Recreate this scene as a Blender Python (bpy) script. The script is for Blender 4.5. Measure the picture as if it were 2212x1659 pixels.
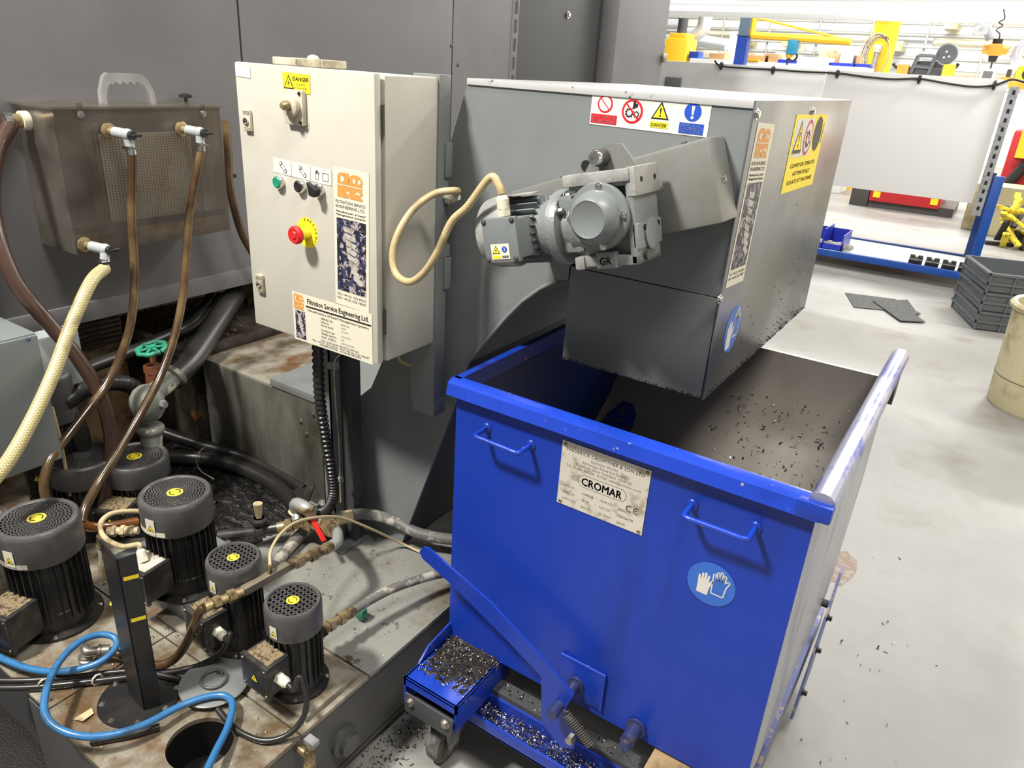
import bpy, bmesh, math, random
from mathutils import Vector, Matrix
random.seed(7)
S = bpy.context.scene
for o in list(bpy.data.objects): bpy.data.objects.remove(o)
COL = S.collection
PI = math.pi
# ---------------- camera ----------------
CAM = Vector((0, 0, 1.7)); FPX = 1590.0; PX, PY = 1106.0, 829.5
def _n(v): return Vector(v).normalized()
_ax = [-_n((-2706, -874.5, FPX)), _n((1119, -614.5, FPX)), -_n((-236, 3670.5, FPX))]
# symmetric orthonormalisation of the three measured axis directions
for _ in range(30):
    a, b, c = _ax
    _ax = [(a + b.cross(c)).normalized(), (b + c.cross(a)).normalized(), (c + a.cross(b)).normalized()]
RT = Matrix([[_ax[i][j] for j in range(3)] for i in range(3)])      # world <- camera(right, down, forward)
camd = bpy.data.cameras.new('camera'); cam = bpy.data.objects.new('camera', camd); COL.objects.link(cam)
camd.sensor_width = 36; camd.lens = 36 * FPX / 2212; camd.clip_start = .05; camd.clip_end = 200
rgt, dwn, fwd = [Vector((RT[0][i], RT[1][i], RT[2][i])) for i in range(3)]
mw = Matrix.Identity(4)
for i, v in enumerate((rgt, -dwn, -fwd)):
    for j in range(3): mw[j][i] = v[j]
mw.translation = CAM
cam.matrix_world = mw
S.camera = cam
def at(x, y, ax, v):
    r = RT @ Vector(((x - PX) / FPX, (y - PY) / FPX, 1)); i = 'xyz'.index(ax)
    return CAM + r * ((v - CAM[i]) / r[i])
# ---------------- world, lamps, exposure ----------------
S.view_settings.view_transform = 'Standard'; S.view_settings.look = 'None'
S.view_settings.gamma = 1; S.view_settings.use_curve_mapping = False
S.view_settings.exposure = 0.0
W = bpy.data.worlds.new('workshop_air'); S.world = W; W.use_nodes = True
W.node_tree.nodes['Background'].inputs[0].default_value = (1, .97, .93, 1)
W.node_tree.nodes['Background'].inputs[1].default_value = .27
def area(name, loc, tgt, sx, sy, power, col=(1, .96, .9)):
    d = bpy.data.lights.new(name, 'AREA'); d.shape = 'RECTANGLE'; d.size = sx; d.size_y = sy; d.energy = power; d.color = col
    o = bpy.data.objects.new(name, d); COL.objects.link(o); o.location = loc
    o.rotation_euler = (Vector(tgt) - Vector(loc)).to_track_quat('-Z', 'Y').to_euler(); return o
area('high_bay_lamp', (-2.1, -1.0, 4.5), (-.9, 1.4, .8), .55, .35, 400)
area('ceiling_lamp', (.95, .5, 5.0), (.1, 2, 0), 1.8, .5, 170)
for i, (x, y) in enumerate(((-4, 9), (0, 9), (3, 7), (-3, 14), (2, 14), (-7, 17), (-2, 19), (4, 19))):
    area('hall_lamp', (x, y, 5.6), (x, y, 0), 2.4, .6, 360 if y < 12 else 480, (1, .98, .95))
for x in (-8, -3, 2): area('added_wall_fill', (x, 18.5, 5.4), (x, 24, 3.0), 3.5, .6, 260, (1, .98, .94))  # added fill lights, tilted at the back wall to brighten it
area('aisle_lamp', (.4, 4.3, 5.2), (.1, 4.6, 0), 2.0, .6, 60, (1, .98, .95))
# ---------------- materials ----------------
MATS = {}
def mat(name, col, rough=.5, metal=0., col2=None, sc=6., lo=.5, hi=.6, col3=None, sc3=20., lo3=.6, hi3=.64, bump=0., bsc=60.,
        rough2=None, stretch=(1, 1, 1), metal2=None, coat=0., emit=0., alpha=1., trans=0., ior=1.45):
    m = bpy.data.materials.new(name); m.use_nodes = True; nt = m.node_tree; N = nt.nodes; L = nt.links
    b = N['Principled BSDF']; MATS[name] = m
    c4 = lambda c: (c[0], c[1], c[2], 1)
    b.inputs['Base Color'].default_value = c4(col); b.inputs['Roughness'].default_value = rough; b.inputs['Metallic'].default_value = metal
    b.inputs['IOR'].default_value = ior
    if coat: b.inputs['Coat Weight'].default_value = coat; b.inputs['Coat Roughness'].default_value = .12
    if emit: b.inputs['Emission Color'].default_value = c4(col); b.inputs['Emission Strength'].default_value = emit
    if trans: b.inputs['Transmission Weight'].default_value = trans
    if alpha < 1: b.inputs['Alpha'].default_value = alpha
    tc = N.new('ShaderNodeTexCoord'); mp = N.new('ShaderNodeMapping'); L.new(tc.outputs['Object'], mp.inputs[0]); mp.inputs['Scale'].default_value = stretch
    def noise(s, lo, hi, det=6, seed=0):
        n = N.new('ShaderNodeTexNoise'); n.inputs['Scale'].default_value = s; n.inputs['Detail'].default_value = det
        n.inputs['Roughness'].default_value = .62
        L.new(mp.outputs[0], n.inputs['Vector'])
        r = N.new('ShaderNodeMapRange'); r.inputs['From Min'].default_value = lo; r.inputs['From Max'].default_value = hi; L.new(n.outputs[0], r.inputs[0])
        return r.outputs[0]
    cur = None
    if col2 is not None:
        k = noise(sc, lo, hi); mx = N.new('ShaderNodeMix'); mx.data_type = 'RGBA'; L.new(k, mx.inputs[0])
        mx.inputs[6].default_value = c4(col); mx.inputs[7].default_value = c4(col2); cur = mx.outputs[2]
        if rough2 is not None:
            q = N.new('ShaderNodeMix'); L.new(k, q.inputs[0]); q.inputs[2].default_value = rough; q.inputs[3].default_value = rough2; L.new(q.outputs[0], b.inputs['Roughness'])
        if metal2 is not None:
            q = N.new('ShaderNodeMix'); L.new(k, q.inputs[0]); q.inputs[2].default_value = metal; q.inputs[3].default_value = metal2; L.new(q.outputs[0], b.inputs['Metallic'])
    if col3 is not None:
        k = noise(sc3, lo3, hi3, 8); mx = N.new('ShaderNodeMix'); mx.data_type = 'RGBA'; L.new(k, mx.inputs[0])
        if cur is not None: L.new(cur, mx.inputs[6])
        else: mx.inputs[6].default_value = c4(col)
        mx.inputs[7].default_value = c4(col3); cur = mx.outputs[2]
    if cur is not None: L.new(cur, b.inputs['Base Color'])
    if bump:
        n = N.new('ShaderNodeTexNoise'); n.inputs['Scale'].default_value = bsc; n.inputs['Detail'].default_value = 4; L.new(mp.outputs[0], n.inputs['Vector'])
        bp = N.new('ShaderNodeBump'); bp.inputs['Strength'].default_value = bump; bp.inputs['Distance'].default_value = .004; L.new(n.outputs[0], bp.inputs['Height']); L.new(bp.outputs[0], b.inputs['Normal'])
    return m
mat('concrete', (.215, .212, .198), .50, col2=(.285, .278, .258), sc=1.3, lo=.35, hi=.7, col3=(.15, .135, .105), sc3=2.6, lo3=.54, hi3=.78, rough2=.42, bump=.06, bsc=90)
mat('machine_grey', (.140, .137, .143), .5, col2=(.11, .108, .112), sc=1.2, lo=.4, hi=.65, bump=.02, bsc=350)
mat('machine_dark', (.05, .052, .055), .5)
mat('grey_green', (.165, .175, .17), .38, col2=(.10, .10, .085), sc=2.2, lo=.52, hi=.72, col3=(.05, .045, .035), sc3=60, lo3=.71, hi3=.74)
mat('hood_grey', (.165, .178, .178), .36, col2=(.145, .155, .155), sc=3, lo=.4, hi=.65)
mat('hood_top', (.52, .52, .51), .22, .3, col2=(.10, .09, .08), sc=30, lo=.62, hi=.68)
mat('sheet_steel', (.24, .245, .26), .22, .75, col2=(.17, .175, .19), sc=2.5, lo=.35, hi=.65, rough2=.32, col3=(.12, .12, .115), sc3=45, lo3=.68, hi3=.72)
mat('cabinet_cream', (.44, .425, .365), .42, col2=(.385, .36, .295), sc=4, lo=.5, hi=.8)
mat('cream_dirty', (.46, .42, .32), .6, col2=(.14, .11, .06), sc=9, lo=.48, hi=.7)
mat('blue_paint', (.007, .034, .31), .32, col2=(.007, .030, .26), sc=2.0, lo=.45, hi=.75, rough2=.38, coat=.12, col3=(.02, .02, .05), sc3=26, lo3=.70, hi3=.72)
mat('blue_chipped', (.010, .042, .38), .26, col2=(.007, .034, .30), sc=4, coat=.3, col3=(.30, .26, .22), sc3=38, lo3=.655, hi3=.665)
mat('blue_worn', (.30, .31, .42), .24, .55, col2=(.05, .07, .40), sc=16, lo=.50, hi=.62, stretch=(1, .35, 1), col3=(.16, .14, .12), sc3=60, lo3=.68, hi3=.70)
mat('pin_grimy', (.04, .05, .14), .35, .4, col2=(.16, .13, .10), sc=40, lo=.55, hi=.62, metal2=.7)
mat('blue_front', (.007, .034, .31), .32, col2=(.004, .013, .10), sc=4.5, lo=.54, hi=.78, rough2=.40, stretch=(1, 1, .14), col3=(.02, .02, .05), sc3=26, lo3=.72, hi3=.735)
mat('casing_stain_shade', (.12, .12, .10), .36, col2=(.028, .024, .016), sc=3.0, lo=.40, hi=.60, stretch=(1, 1, .35))  # oil stain, with shade on the casing also mixed into the dark colour
mat('blue_scraped', (.34, .34, .37), .3, .5, col2=(.16, .17, .25), sc=7, lo=.45, hi=.6, stretch=(1, 1, .35))
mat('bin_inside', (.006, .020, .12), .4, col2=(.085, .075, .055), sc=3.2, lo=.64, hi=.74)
mat('bin_slope', (.33, .30, .255), .36, .15, col2=(.23, .205, .17), sc=3.5, lo=.4, hi=.7, col3=(.008, .028, .20), sc3=2.1, lo3=.66, hi3=.68)
mat('black_paint', (.012, .012, .013), .30, col2=(.02, .019, .017), sc=12, lo=.45, hi=.6)
mat('black_grimy', (.022, .021, .020), .33, col2=(.045, .04, .035), sc=25, lo=.5, hi=.6, bump=.1, bsc=200)
mat('fan_cover', (.066, .064, .064), .36, col2=(.10, .094, .088), sc=20, lo=.5, hi=.7, bump=.05, bsc=300)
mat('void_black', (.004, .004, .004), .6)
mat('sludge', (.006, .006, .006), .16, col2=(.022, .020, .018), sc=38, lo=.5, hi=.62, bump=1.0, bsc=110, stretch=(1, 2.2, 1))
mat('wet_steel', (.30, .28, .225), .32, .2, col2=(.12, .088, .05), sc=7.5, lo=.43, hi=.62, col3=(.135, .068, .030), sc3=6.5, lo3=.49, hi3=.66, rough2=.13, bump=.25, bsc=70)
mat('lid_grey', (.23, .23, .205), .34, .15, col2=(.15, .125, .085), sc=5, lo=.48, hi=.66, rough2=.16, col3=(.07, .06, .045), sc3=24, lo3=.62, hi3=.68, bump=.15, bsc=80)
mat('wet_dark', (.055, .048, .038), .18, col2=(.02, .016, .012), sc=7, lo=.42, hi=.6, col3=(.16, .065, .02), sc3=9, lo3=.61, hi3=.68, bump=.5, bsc=80)
mat('tank_side', (.08, .08, .079), .35, col2=(.07, .062, .05), sc=5, lo=.5, hi=.7)
mat('grey_cast', (.17, .185, .185), .42, .1, col2=(.22, .215, .20), sc=9, lo=.52, hi=.66, bump=.25, bsc=160)
mat('grey_dusty', (.30, .29, .27), .55, col2=(.18, .185, .18), sc=10, lo=.45, hi=.6, bump=.2, bsc=150)
mat('grey_paint', (.15, .165, .165), .36)
mat('cover_brown', (.165, .168, .158), .40, col2=(.135, .132, .115), sc=5, lo=.42, hi=.62)
mat('chrome', (.65, .64, .62), .18, 1.)
mat('steel', (.38, .36, .32), .32, .85, col2=(.2, .16, .11), sc=25, lo=.5, hi=.62)
mat('brass', (.36, .28, .15), .36, .6, col2=(.13, .09, .05), sc=30, lo=.46, hi=.6, bump=.15, bsc=120)
mat('green_plastic', (.01, .22, .13), .35); mat('green_wheel', (.02, .22, .13), .45, col2=(.015, .08, .05), sc=20)
mat('red_plastic', (.55, .015, .012), .4, col2=(.45, .02, .02), sc=30); mat('red_paint', (.45, .02, .025), .5)
mat('yellow', (.72, .58, .03), .5); mat('yellow_lbl', (.80, .62, .02), .5); mat('yellow_dirty', (.62, .5, .05), .5, col2=(.12, .09, .03), sc=40, lo=.55, hi=.62)
mat('yellow_paint', (.85, .50, .02), .45); mat('orange', (.80, .30, .03), .5); mat('logo_orange', (.55, .25, .06), .5)
mat('lbl_white', (.58, .565, .525), .45); mat('lbl_cream', (.60, .565, .45), .5); mat('lbl_blue', (.01, .06, .40), .45); mat('lbl_red', (.50, .01, .02), .45)
mat('lbl_dull', (.42, .40, .36), .5, col2=(.25, .21, .14), sc=30, lo=.5, hi=.62); mat('ink', (.012, .011, .012), .5); mat('ink_grey', (.12, .12, .12), .5)
mat('plate_alu', (.60, .56, .48), .42, .25, col2=(.34, .29, .22), sc=28, lo=.53, hi=.66)
mat('swarf_photo', (.015, .014, .03), .4, col2=(.32, .28, .29), sc=75, lo=.53, hi=.57, col3=(.035, .04, .10), sc3=50, lo3=.58, hi3=.6)
mat('sticker_brown', (.20, .155, .09), .5, col2=(.05, .035, .02), sc=110, lo=.5, hi=.6); mat('rod_tan', (.30, .26, .19), .38, .6)
mat('swarf', (.17, .145, .11), .25, .9, col2=(.03, .024, .018), sc=160, lo=.45, hi=.55)
mat('swarf_bright', (.75, .70, .62), .25, .6); mat('bin_blue', (.008, .035, .24), .4, col2=(.10, .09, .075), sc=45, lo=.52, hi=.56)
mat('hose_brown', (.045, .022, .010), .22, col2=(.12, .078, .032), sc=7, lo=.42, hi=.68, coat=.4)
mat('hose_maroon', (.055, .028, .020), .30, coat=.3); mat('hose_rust', (.20, .07, .015), .2, coat=.5)
mat('hose_black', (.018, .017, .016), .33); mat('hose_grey', (.12, .115, .105), .5, col2=(.42, .39, .33), sc=22, lo=.50, hi=.60, bump=.15, bsc=150)
mat('hose_blue', (.03, .14, .32), .32, col2=(.025, .08, .16), sc=16, lo=.52, hi=.64, coat=.2); mat('cable_tan', (.45, .37, .22), .42, col2=(.18, .13, .07), sc=14, lo=.5, hi=.65)
mat('cable_thin', (.42, .34, .2), .45); mat('white_plastic', (.55, .52, .42), .4, col2=(.3, .24, .15), sc=30, lo=.55, hi=.65)
mat('grey_plastic', (.30, .32, .32), .4); mat('beige_mach', (.30, .21, .11), .55, col2=(.08, .045, .02), sc=7, lo=.45, hi=.62)
mat('rust_red', (.13, .045, .018), .5, col2=(.05, .03, .02), sc=12); mat('pipe_flaky', (.16, .165, .14), .5, col2=(.5, .46, .34), sc=22, lo=.60, hi=.63)
mat('white_sheet', (.74, .73, .72), .42); mat('white_paint', (.80, .80, .78), .5); mat('wall_cream', (.82, .77, .62), .7, col2=(.85, .84, .78), sc=.6)
mat('beam_white', (.78, .78, .78), .4); mat('duct_grey', (.55, .58, .60), .3, .4); mat('pipe_galv', (.36, .36, .34), .4, .3)
mat('bench_blue', (.008, .065, .32), .4); mat('bench_navy', (.008, .035, .16), .4); mat('column_blue', (.015, .05, .30), .45); mat('column_grey', (.10, .14, .19), .5)
mat('crate_grey', (.095, .105, .11), .45); mat('rubber_mat', (.05, .052, .05), .75, col2=(.10, .10, .09), sc=70, lo=.5, hi=.6, bump=.6, bsc=300)
mat('bucket_cream', (.50, .45, .28), .5, col2=(.28, .22, .11), sc=6, lo=.5, hi=.72); mat('cardboard', (.50, .30, .14), .7); mat('tray_blue', (.02, .04, .42), .4)
mat('shelf_white', (.62, .66, .66), .35, .1); mat('galv', (.42, .43, .44), .35, .6, col2=(.3, .3, .32), sc=20); mat('dark_iron', (.06, .055, .05), .5); mat('cloth_yellow', (.75, .6, .04), .7, col2=(.4, .3, .03), sc=14)
mat('teal', (.03, .25, .40), .4); mat('window_pale', (.62, .66, .70), .3); mat('tyre', (.05, .05, .048), .6, col2=(.16, .15, .13), sc=30, lo=.45, hi=.6)
mat('rag', (.45, .42, .36), .8); mat('blue_glove', (.03, .12, .45), .4); mat('stain', (.20, .13, .08), .5, col2=(.26, .235, .20), sc=30, lo=.5, hi=.6)
mat('dirt_shade_black', (.015, .012, .010), .5, bump=.6, bsc=200)
# smoked acrylic: thin tinted sheet, mix of tinted transparency and gloss
def acrylic(name, tint, gloss, haze=.15, hazecol=(.12, .10, .08)):
    m = bpy.data.materials.new(name); m.use_nodes = True; nt = m.node_tree; N = nt.nodes; L = nt.links; MATS[name] = m
    for n in list(N): N.remove(n)
    o = N.new('ShaderNodeOutputMaterial'); t = N.new('ShaderNodeBsdfTransparent'); t.inputs[0].default_value = (*tint, 1)
    g = N.new('ShaderNodeBsdfGlossy'); g.inputs['Roughness'].default_value = .12; g.inputs[0].default_value = (.9, .88, .85, 1)
    d = N.new('ShaderNodeBsdfDiffuse'); d.inputs[0].default_value = (*hazecol, 1)
    tc = N.new('ShaderNodeTexCoord'); nz = N.new('ShaderNodeTexNoise'); nz.inputs['Scale'].default_value = 9; L.new(tc.outputs['Object'], nz.inputs['Vector'])
    r = N.new('ShaderNodeMapRange'); r.inputs[1].default_value = .35; r.inputs[2].default_value = .7; r.inputs[3].default_value = haze * .6; r.inputs[4].default_value = haze * 1.5; L.new(nz.outputs[0], r.inputs[0])
    a = N.new('ShaderNodeMixShader'); L.new(r.outputs[0], a.inputs[0]); L.new(t.outputs[0], a.inputs[1]); L.new(d.outputs[0], a.inputs[2])
    f = N.new('ShaderNodeFresnel'); f.inputs[0].default_value = 1.45; mm = N.new('ShaderNodeMath'); mm.operation = 'MULTIPLY'; mm.inputs[1].default_value = gloss; L.new(f.outputs[0], mm.inputs[0])
    b = N.new('ShaderNodeMixShader'); L.new(mm.outputs[0], b.inputs[0]); L.new(a.outputs[0], b.inputs[1]); L.new(g.outputs[0], b.inputs[2]); L.new(b.outputs[0], o.inputs[0])
acrylic('smoked_acrylic', (.88, .84, .79), .7, .13, (.30, .28, .25)); acrylic('clear_acrylic', (.95, .95, .95), 2.2, .2, (.75, .75, .75))
# braided hose and screen mesh patterns (UV)
def braid(name, c1, c2, nu, nv, rough=.4, diag=True):
    m = bpy.data.materials.new(name); m.use_nodes = True; nt = m.node_tree; N = nt.nodes; L = nt.links; MATS[name] = m
    b = N['Principled BSDF']; b.inputs['Roughness'].default_value = rough
    tc = N.new('ShaderNodeTexCoord'); sp = N.new('ShaderNodeSeparateXYZ'); L.new(tc.outputs['UV'], sp.inputs[0])
    def mth(op, a, bb):
        n = N.new('ShaderNodeMath'); n.operation = op
        for i, q in enumerate((a, bb)):
            if q is None: continue
            if isinstance(q, (int, float)): n.inputs[i].default_value = q
            else: L.new(q, n.inputs[i])
        return n.outputs[0]
    u = mth('MULTIPLY', sp.outputs[0], nu * 2 * PI); v = mth('MULTIPLY', sp.outputs[1], nv * 2 * PI)
    if diag: u, v = mth('ADD', u, v), mth('SUBTRACT', u, v)
    k = mth('MAXIMUM', mth('COSINE', u, None), mth('COSINE', v, None))
    r = N.new('ShaderNodeMapRange'); r.inputs[1].default_value = .72; r.inputs[2].default_value = .9; L.new(k, r.inputs[0])
    mx = N.new('ShaderNodeMix'); mx.data_type = 'RGBA'; L.new(r.outputs[0], mx.inputs[0]); mx.inputs[6].default_value = (*c1, 1); mx.inputs[7].default_value = (*c2, 1)
    nz = N.new('ShaderNodeTexNoise'); nz.inputs['Scale'].default_value = 14; L.new(tc.outputs['Object'], nz.inputs['Vector'])
    r2 = N.new('ShaderNodeMapRange'); r2.inputs[1].default_value = .55; r2.inputs[2].default_value = .68; r2.inputs[4].default_value = .6; L.new(nz.outputs[0], r2.inputs[0])
    m2 = N.new('ShaderNodeMix'); m2.data_type = 'RGBA'; L.new(r2.outputs[0], m2.inputs[0]); L.new(mx.outputs[2], m2.inputs[6]); m2.inputs[7].default_value = (.16, .12, .06, 1)
    L.new(m2.outputs[2], b.inputs['Base Color'])
braid('braided_hose', (.28, .23, .09), (.58, .52, .30), 9, 120)
braid('braided_cable', (.34, .26, .12), (.52, .43, .25), 8, 150)
# ---------------- mesh building ----------------
def T(x, y=None, z=None): return Matrix.Translation(Vector((x, y, z)) if y is not None else Vector(x))
def frame(z, up=(0, 0, 1)):
    z = Vector(z).normalized(); up = Vector(up)
    if abs(z.dot(up)) > .98: up = Vector((0, 1, 0)) if abs(z.y) < .9 else Vector((1, 0, 0))
    x = up.cross(z).normalized(); y = z.cross(x)
    return Matrix([[x[i], y[i], z[i]] for i in range(3)]).to_4x4()
def FRONT(p): return T(p) @ Matrix(((1, 0, 0, 0), (0, 0, -1, 0), (0, 1, 0, 0), (0, 0, 0, 1)))     # local xy on a face looking at -Y
def SIDE(p): return T(p) @ Matrix(((0, 0, 1, 0), (1, 0, 0, 0), (0, 1, 0, 0), (0, 0, 0, 1)))       # on a face looking at +X
def RZ(a): return Matrix.Rotation(a, 4, 'Z')
def RX(a): return Matrix.Rotation(a, 4, 'X')
def RY(a): return Matrix.Rotation(a, 4, 'Y')
def smooth(pts, n=8):
    pts = [Vector(p) for p in pts]; P = [2 * pts[0] - pts[1]] + pts + [2 * pts[-1] - pts[-2]]; out = []
    for i in range(1, len(P) - 2):
        for k in range(n):
            t = k / n; a, b, c, d = P[i - 1:i + 3]
            out.append(.5 * ((2 * b) + (c - a) * t + (2 * a - 5 * b + 4 * c - d) * t * t + (3 * b - a - 3 * c + d) * t ** 3))
    return out + [pts[-1]]
TXT = {}
class MB:
    def __init__(s, m='steel', M=None): s.v = []; s.f = []; s.mi = []; s.ms = []; s.uv = []; s.cur = m; s.M = M or Matrix.Identity(4)
    def slot(s, m):
        if m not in s.ms: s.ms.append(m)
        return s.ms.index(m)
    def add(s, vs, fs, m=None, uvs=None, M=None):
        k = len(s.v); A = s.M @ M if M else s.M; s.v += [A @ Vector(v) for v in vs]; q = s.slot(m or s.cur)
        for i, f in enumerate(fs):
            s.f.append([k + j for j in f]); s.mi.append(q); s.uv.append(uvs[i] if uvs else [(0, 0)] * len(f))
        return s
    def box(s, a, b, m=None, bev=0., M=None):
        a = Vector(a); b = Vector(b)
        a, b = Vector(map(min, a, b)), Vector(map(max, a, b)); d = min(b[i] - a[i] for i in range(3)) * .45; bev = min(bev, d)
        if bev <= 0:
            vs = [(x, y, z) for x in (a.x, b.x) for y in (a.y, b.y) for z in (a.z, b.z)]
            return s.add(vs, [(0, 1, 3, 2), (4, 6, 7, 5), (0, 4, 5, 1), (2, 3, 7, 6), (0, 2, 6, 4), (1, 5, 7, 3)], m, None, M)
        bm = bmesh.new(); bmesh.ops.create_cube(bm, size=1)
        for v in bm.verts: v.co = Vector([a[i] + (v.co[i] + .5) * (b[i] - a[i]) for i in range(3)])
        bmesh.ops.bevel(bm, geom=list(bm.edges), offset=bev, segments=2, affect='EDGES', profile=.6); bm.verts.index_update()
        s.add([v.co.copy() for v in bm.verts], [[v.index for v in f.verts] for f in bm.faces], m, None, M); bm.free(); return s
    def prism(s, poly, a, b, ax='y', m=None, M=None):
        """poly in the plane normal to ax; (x,z) for y, (y,z) for x, (x,y) for z"""
        n = len(poly); mk = {'y': lambda p, t: (p[0], t, p[1]), 'x': lambda p, t: (t, p[0], p[1]), 'z': lambda p, t: (p[0], p[1], t)}[ax]
        vs = [mk(p, a) for p in poly] + [mk(p, b) for p in poly]
        fs = [list(range(n))[::-1], list(range(n, 2 * n))] + [(i, (i + 1) % n, n + (i + 1) % n, n + i) for i in range(n)]
        return s.add(vs, fs, m, None, M)
    def lathe(s, prof, M=None, seg=32, m=None, cap=True):
        vs = []; fs = []
        for r, h in prof: vs += [(r * math.cos(2 * PI * i / seg), r * math.sin(2 * PI * i / seg), h) for i in range(seg)]
        for j in range(len(prof) - 1):
            for i in range(seg): k = (i + 1) % seg; fs.append((j * seg + i, j * seg + k, (j + 1) * seg + k, (j + 1) * seg + i))
        if cap: fs.append(list(range(seg))[::-1]); fs.append([(len(prof) - 1) * seg + i for i in range(seg)])
        return s.add(vs, fs, m, None, M)
    def cyl(s, p, q, r, r2=None, seg=20, m=None):
        p = Vector(p); q = Vector(q); d = q - p
        return s.lathe([(r, 0), (r if r2 is None else r2, d.length)], T(p) @ frame(d), seg, m)
    def ball(s, c, r, m=None, seg=16, sq=(1, 1, 1)):
        pr = [(max(1e-4, r * math.sin(PI * i / 8)), -r * math.cos(PI * i / 8)) for i in range(9)]
        return s.lathe(pr, T(c) @ Matrix.Diagonal((*sq, 1)), seg, m)
    def tube(s, pts, r, seg=12, m=None, sm=6, cap=True, rf=None):
        P = smooth(pts, sm) if sm else [Vector(p) for p in pts]; n = len(P); vs = []; fs = []; uvs = []; L = 0; prev = None
        for i in range(n):
            t = (P[min(i + 1, n - 1)] - P[max(i - 1, 0)]); t = t.normalized() if t.length else Vector((0, 0, 1))
            if prev is None: F = frame(t); x = Vector((F[0][0], F[1][0], F[2][0]))
            else: x = (prev - t * prev.dot(t)).normalized()
            prev = x; y = t.cross(x); rr = r * (rf(i / (n - 1), i) if rf else 1)
            vs += [P[i] + (x * math.cos(2 * PI * k / seg) + y * math.sin(2 * PI * k / seg)) * rr for k in range(seg)]
        for i in range(n - 1):
            dl = (P[i + 1] - P[i]).length
            for k in range(seg):
                k2 = (k + 1) % seg; fs.append((i * seg + k, i * seg + k2, (i + 1) * seg + k2, (i + 1) * seg + k))
                uvs.append([(k / seg, L), ((k + 1) / seg, L), ((k + 1) / seg, L + dl), (k / seg, L + dl)])
            L += dl
        if cap:
            fs.append(list(range(seg))[::-1]); fs.append([(n - 1) * seg + k for k in range(seg)]); uvs += [[(0, 0)] * seg] * 2
        return s.add(vs, fs, m, uvs)
    def ring(s, r0, r1, h0, h1, M=None, seg=32, m=None): return s.lathe([(r0, h0), (r1, h0), (r1, h1), (r0, h1), (r0, h0)], M, seg, m, cap=False)
    def bolt(s, p, n, r=.006, h=.005, m='steel', hexa=True):
        M = T(p) @ frame(n); s.lathe([(r * 1.5, 0), (r * 1.5, h * .25), (r * 1.45, h * .3)], M, 16, m)
        return s.lathe([(r, h * .3), (r, h), (r * .85, h * 1.15)], M, 6 if hexa else 14, m)
    def quad2(s, pts, z0=0., z1=.0005, m=None, M=None): return s.prism(pts, z0, z1, 'z', m, M)
    def text(s, body, x, y, h, w=None, m='ink', M=None, z=.0012, bold=0., align='L', shear=0.):
        key = body
        if key not in TXT:
            c = bpy.data.curves.new('t', 'FONT'); c.body = body; c.size = 1; c.resolution_u = 2
            o = bpy.data.objects.new('t', c); COL.objects.link(o); dg = bpy.context.evaluated_depsgraph_get()
            me = bpy.data.meshes.new_from_object(o.evaluated_get(dg)); TXT[key] = ([v.co.copy() for v in me.vertices], [list(p.vertices) for p in me.polygons])
            bpy.data.objects.remove(o); bpy.data.curves.remove(c); bpy.data.meshes.remove(me)
        vs, fs = TXT[key]
        if not vs: return s
        x0 = min(v.x for v in vs); x1 = max(v.x for v in vs); k = h / .72; kx = k if w is None else w / max(1e-6, x1 - x0); tw = (x1 - x0) * kx
        ox = {'L': 0, 'C': -tw / 2, 'R': -tw}[align]
        for dx, dy in ((0, 0),) if bold <= .006 else ((-bold * k, 0), (bold * k, 0), (0, bold * k), (0, -bold * k)):
            s.add([(x + ox + dx + (v.x - x0) * kx + shear * v.y * k, y + dy + v.y * k, z) for v in vs], fs, m, None, M)
        return s
    def build(s, name, parent=None, label=None, base=None, flat=False, ang=38):
        """parent: a thing (verts given in world space are moved into its space) or None"""
        me = bpy.data.meshes.new(name)
        if parent is not None: inv = PM[parent.name].inverted()
        elif base == 'local': inv = Matrix.Identity(4)
        else:
            lo = Vector([min(v[i] for v in s.v) for i in range(3)]); hi = Vector([max(v[i] for v in s.v) for i in range(3)])
            c = Vector(((lo.x + hi.x) / 2, (lo.y + hi.y) / 2, lo.z)); inv = T(c).inverted()
        me.from_pydata([inv @ v for v in s.v], [], s.f)
        for m in s.ms: me.materials.append(MATS[m])
        me.polygons.foreach_set('material_index', s.mi)
        u = me.uv_layers.new(name='UVMap'); k = 0
        flatuv = [c for f in s.uv for p in f for c in p]; u.data.foreach_set('uv', flatuv)
        me.validate(); bm = bmesh.new(); bm.from_mesh(me); bmesh.ops.recalc_face_normals(bm, faces=bm.faces); bm.to_mesh(me); bm.free()
        if not flat:
            me.polygons.foreach_set('use_smooth', [True] * len(me.polygons)); me.set_sharp_from_angle(angle=math.radians(ang))
        o = bpy.data.objects.new(name, me); COL.objects.link(o)
        if parent is not None: o.parent = parent; PM[o.name] = PM[parent.name]
        else: o.matrix_world = inv.inverted(); PM[o.name] = inv.inverted()
        if label: o['label'] = label
        return o
PM = {}
def tag(o, label, cat, group=None, kind=None):
    if label: o['label'] = label
    if cat: o['category'] = cat
    if group: o['group'] = group
    if kind: o['kind'] = kind
    return o
def thing(name, label, cat, loc, rz=0., group=None, M=None):
    o = bpy.data.objects.new(name, None); COL.objects.link(o); o.empty_display_size = .05
    M = M or (T(loc) @ RZ(rz)); o.matrix_world = M; PM[o.name] = M
    return tag(o, label, cat, group)
def local(t, m='steel'): return MB(m, PM[t.name])     # builder whose coordinates are the thing's own
def struct(mb, name):
    o = mb.build(name); o['kind'] = 'structure'; return o
def single(mb, name, label, cat, group=None, kind=None): return tag(mb.build(name), label, cat, group, kind)
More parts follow.
